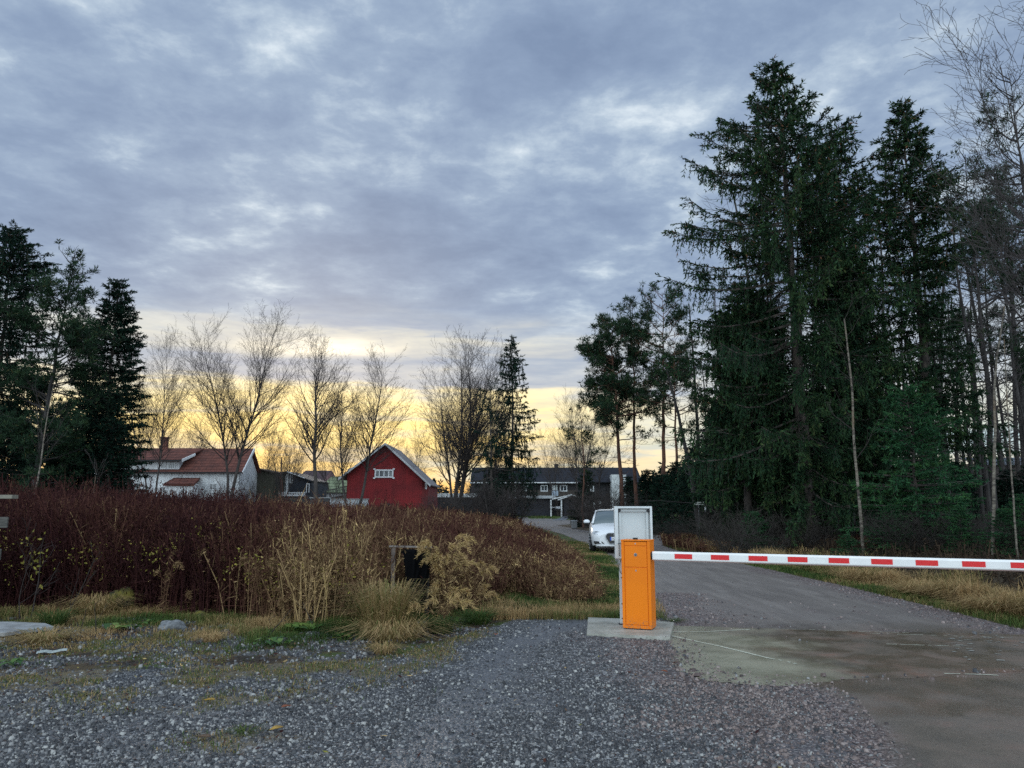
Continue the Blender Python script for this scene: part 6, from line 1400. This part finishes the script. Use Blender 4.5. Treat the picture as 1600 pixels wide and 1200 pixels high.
# ------------------------------------------------------------------ single plants that stand out
def tussock(name, px, py, R, H, n, tone, label, seed, cat='grass tuft', w=.006, droop=.9, group=None):
    rg = np.random.default_rng(seed); s = Soup(); c = G(px, py); a = rg.random(n) * 2 * pi; r = R * .62 * np.sqrt(rg.random(n))
    b = np.stack([r * np.cos(a), r * np.sin(a), np.zeros(n)], 1); a2 = a + rg.normal(size=n) * .5; hh = H * (.45 + .6 * rg.random(n)); sp_ = R * (.1 + 1.5 * rg.random(n) ** 1.3)
    o = np.stack([np.cos(a2), np.sin(a2), np.zeros(n)], 1); rr = np.stack([-np.sin(a2), np.cos(a2), np.zeros(n)], 1) * w * .5; t_ = np.clip(tone + rg.normal(size=n) * .12, 0, 1); prev = b
    for u, v in ((.35, .45), (.7, .82), (1.0, 1.0)):
        z = hh * v * (1 - .30 * droop * u ** 3); q = b + o * (sp_ * u ** 1.25)[:, None]; q[:, 2] = z; k0 = 1 - .25 * u; s.add(np.stack([prev - rr, prev + rr, q + rr * k0, q - rr * k0], 1), t_); prev = q
    ob = link(name, s.mesh(name), GRASS); ob.location = (c[0], c[1], on(c[0], c[1])); return tag(ob, label, cat, group)
tussock('grass_tussock', 602, 988, .40, .80, 800, .76, 'big straw coloured grass tussock at the edge of the weeds, green at its foot', 3, w=.007)
tussock('grass_tussock', 612, 1000, .46, .34, 520, .84, 'drooping straw skirt spread round the foot of the big straw tussock', 15, droop=1.5)
tussock('grass_tussock', 585, 975, .30, .55, 500, .45, 'greener grass tuft growing into the left side of the big straw tussock', 4)
tussock('grass_tussock', 600, 1022, .17, .16, 260, .84, 'small round straw tuft just below the big tussock', 5, w=.005, droop=1.3)
tussock('grass_tussock', 330, 1004, .13, .16, 240, .95, 'small rusty brown tuft on gravel left of the big tussock', 6, w=.005, droop=1.3)
tussock('grass_tussock', 84, 978, .22, .26, 380, .30, 'dark green soft tuft right behind the stone slab', 7, w=.005)
tussock('grass_tussock', 70, 1002, .36, .17, 420, .80, 'flattened yellow straw tuft in front of the stone slab', 8, droop=1.4)
tussock('grass_tussock', 150, 962, .34, .42, 500, .86, 'bent tan tuft standing at the foot of the dark weeds on the left', 9, droop=1.3)
tussock('grass_tussock', 690, 990, .22, .26, 420, .22, 'fresh green tuft under the golden plumed plant', 10)
tussock('grass_tussock', 745, 975, .25, .24, 420, .28, 'fresh green tuft right of the golden plumed plant', 11)
tussock('grass_tussock', 815, 958, .22, .20, 380, .18, 'bright green tuft at the gravel edge left of the concrete pad', 12)
tussock('grass_tussock', 382, 1149, .10, .05, 120, .40, 'tiny green clump on the gravel at the bottom left', 13, w=.004)
tussock('grass_tussock', 1052, 972, .14, .07, 130, .28, 'small green clump on the road edge right of the orange cabinet', 14, w=.005)
for i, (px, py, R, H, t_) in enumerate([(1370, 912, .5, .42, .88), (1440, 930, .5, .36, .84), (1500, 938, .55, .40, .90), (1560, 958, .45, .34, .86), (1330, 903, .45, .34, .80), (1590, 944, .55, .45, .92)]):
    tussock('grass_tussock', px, py, R, H, 520, t_, ['leftmost bent straw hummock on the right verge under the arm', 'third bent straw hummock along the right verge', 'largest tan straw hummock on the right verge', 'straw hummock close to the road at the right edge', 'small greenish hummock, first along the right verge', 'tall tan hummock cut by the right edge of the photo'][i], 60 + i, droop=1.35, w=.008, group='straw hummocks on the right verge')
# golden plumed plant: arching stems that end in feathery plumes
def plumed(px, py, n, H, seed, label, name='plumed_plant', spread=.42, pl=.34, tone=.80, group=None):
    rg = np.random.default_rng(seed); c = G(px, py); root = empty(name, (c[0], c[1], on(c[0], c[1])), 0, label, 'tall dry plant', group); st = Soup(); pm = Soup()
    for k in range(n):
        a = rg.random() * 6.3; hh = H * (.5 + .5 * rg.random() ** .6) if rg.random() < .8 else H * .35; sp_ = spread * (.2 + .9 * rg.random()); t = np.linspace(0, 1, 9)
        P_ = np.stack([cos(a) * sp_ * t ** 1.6, sin(a) * sp_ * t ** 1.6, hh * (t - .10 * t ** 4)], 1) + np.cumsum(rg.normal(size=(9, 3)) * .008, 0)
        st.add(tubes(P_[:-1], P_[1:], np.linspace(.006, .003, 8), np.linspace(.0055, .0025, 8), 4), .45 + .1 * rg.random())
        L_ = pl * (.7 + .6 * rg.random()); u = np.linspace(0, 1, 8); dr = np.array([cos(a + rg.normal() * .5), sin(a + rg.normal() * .5), 0]) * L_ * .55
        Q = P_[-1] + np.outer(u ** 1.2, dr) + np.stack([0 * u, 0 * u, L_ * (.55 * u - .75 * u ** 2.2)], 1); m = 150
        s = rg.random(m); q = np.stack([np.interp(s, u, Q[:, i]) for i in range(3)], 1); d = unit(dr[None] / L_ * 1.6 + rg.normal(size=(m, 3)) * .42 + np.array([0, 0, -.25]))
        pm.add(leaves(q, d, (.05 + .07 * rg.random(m)) * (1.2 - .6 * s), .005 + .007 * rg.random(m), rg), np.clip(tone + rg.normal(size=m) * .07, 0, .90))
        m = 26; s = .15 + .75 * rg.random(m); q = np.stack([np.interp(s, t, P_[:, i]) for i in range(3)], 1); d = rg.normal(size=(m, 3)) + np.array([0, 0, -.3])
        pm.add(leaves(q, d, .06 + .08 * rg.random(m), .014, rg), np.clip(tone - .14 + rg.normal(size=m) * .1, 0, .9))
    link('stems', st.mesh('stems'), WEED, root); link('plumes', pm.mesh('plumes'), WEED, root); return root
plumed(694, 968, 26, 1.20, 5, 'tallest golden plant with feathery plumes right of the black sheet', tone=.85, spread=.27)
plumed(738, 962, 15, .88, 6, 'lower golden plumed plant just right of the tallest one', spread=.24, tone=.83)
plumed(690, 985, 6, .42, 7, 'short drooping golden plumes low in front of the tallest golden plant', spread=.34, tone=.86)
g = 'tan plumed reeds along the front of the weeds'
for i, (px, py, n, H, lab) in enumerate([(255, 965, 4, .95, 'tan plumed reed on the left, alone before the dark weeds'), (300, 962, 5, 1.05, 'tan plumed reed left of the brown stand'), (412, 972, 6, .90, 'tan plumed reed at the left end of the brown stand'), (470, 975, 6, .88, 'tan plumed reed in the middle of the brown stand'), (520, 972, 5, .90, 'tan plumed reed left of the big tussock'), (860, 945, 4, .75, 'tan plumed reed at the right end of the weeds'), (905, 930, 4, .72, 'tan plumed reed nearest to the grey metal box'), (785, 940, 4, .75, 'tan plumed reed right of the golden plants')]):
    plumed(px, py, n, H, 20 + i, lab, spread=.28, pl=.22, tone=.66, group=g)
plumed(505, 845, 7, 1.5, 40, 'pale plumed grass showing above the weeds before the white wall', spread=.5, pl=.6, tone=.74)
# broad leaved rosettes
LEAFG = mat('green_dock_leaf', rough=.5, spec=.4, transl=.2, tone=[(0, (.03, .08, .02)), (.5, (.07, .15, .03)), (1, (.20, .26, .06))])
def rosette(px, py, n, L_, seed, label):
    rg = np.random.default_rng(seed); c = G(px, py); s = Soup()
    for k in range(n):
        a = rg.random() * 6.3; l = L_ * (.6 + .6 * rg.random()); o = np.array([cos(a), sin(a), 0]); r = np.array([-sin(a), cos(a), 0]); up = .35 + .7 * rg.random(); st = rg.normal(size=3) * np.array([.10, .08, 0]); prev = None; tn = rg.random()
        for u, w in ((0, .05), (.25, .32), (.55, .42), (.8, .28), (1, .02)):
            q = st + o * l * u + np.array([0, 0, .01 + l * up * (u - .75 * u * u)]); e = (q - r * l * w * .5 + np.array([0, 0, .02 * w]), q + r * l * w * .5 + np.array([0, 0, .02 * w]))
            if prev is not None: s.add(np.array([[prev[0], prev[1], e[1], e[0]]]), tn)
            prev = e
    ob = link('broadleaf_plant', s.mesh('broadleaf_plant'), LEAFG); ob.location = (c[0], c[1], on(c[0], c[1]) + .01); tag(ob, label, 'low plant', 'low green leafy plants in the verge')
for i, a in enumerate([(478, 985, 26, .20, 'large green leafy plant at the foot of the brown reed stand'), (432, 1010, 20, .13, 'low green leafy plant on gravel below the brown reeds'), (185, 985, 18, .17, 'pale green leafy plant right of the stone slab'), (238, 975, 14, .14, 'green leafy plant beside the grey rubble heap'), (10, 1045, 14, .12, 'green leafy plant at the left edge below the stone slab'), (545, 998, 14, .12, 'green leafy plant left of the big tussock'), (715, 975, 16, .12, 'green leafy plant beneath the golden plumes')]):
    rosette(*a[:4], 90 + i, a[4])
# dead forked branches at the front of the weeds and a leafy sapling
DB = dict(n=[6, 4, 3], jit=[.10, .16, .2], up=[.0, .04, .04], tap=[.8, .8, .6], kids=[5, 6], s0=[.2, .2], ang=[.75, .7], ratio=[.55, .5], fall=[.4, .3], rr=.6, rmin=.0022, lmin=.06)
for i, (px, py, H, ln, lab) in enumerate([(410, 1000, .55, (.55, 0), 'dead dark forked twig leaning right at the foot of the reeds'), (500, 985, .50, (-.5, 0), 'dead dark twig leaning left before the brown reeds'), (125, 990, .42, (.05, 0), 'thin dark upright stalk right of the stone slab'), (150, 988, .45, (0, 0), 'second thin dark stalk right of the stone slab'), (100, 968, .95, (.5, 0), 'grey crooked twig curving out of the dark weeds on the left')]):
    b = bare_tree(H, 700 + i, 1, .009, 0, DB, 'dead_twig', bpy.data.materials['thicket_twigs'], bpy.data.materials['thicket_twigs'], lean=ln); del b['top']
    c = G(px, py); b.location = (c[0], c[1], on(c[0], c[1])); tag(b, lab, 'twig')
b = bare_tree(1.2, 720, 2, .010, .3, DB, 'leafy_sapling', TWIG, TWIG); del b['top']; Ys = 10.9; x = P(47, 900, Ys)[0]; b.location = (x, Ys, on(x, Ys)); tag(b, 'sapling with a few yellow green leaves in front of the dark weeds at the left', 'sapling')
rg = np.random.default_rng(8); s = Soup(); m = 32; q = np.stack([rg.normal(size=m) * .09 + .05, rg.normal(size=m) * .08, .80 + .17 * rg.normal(size=m)], 1); s.add(leaves(q, rg.normal(size=(m, 3)), .05 + .03 * rg.random(m), .034, rg), .93 + .05 * rg.random(m)); link('leaves', s.mesh('leaves'), WEED, b)
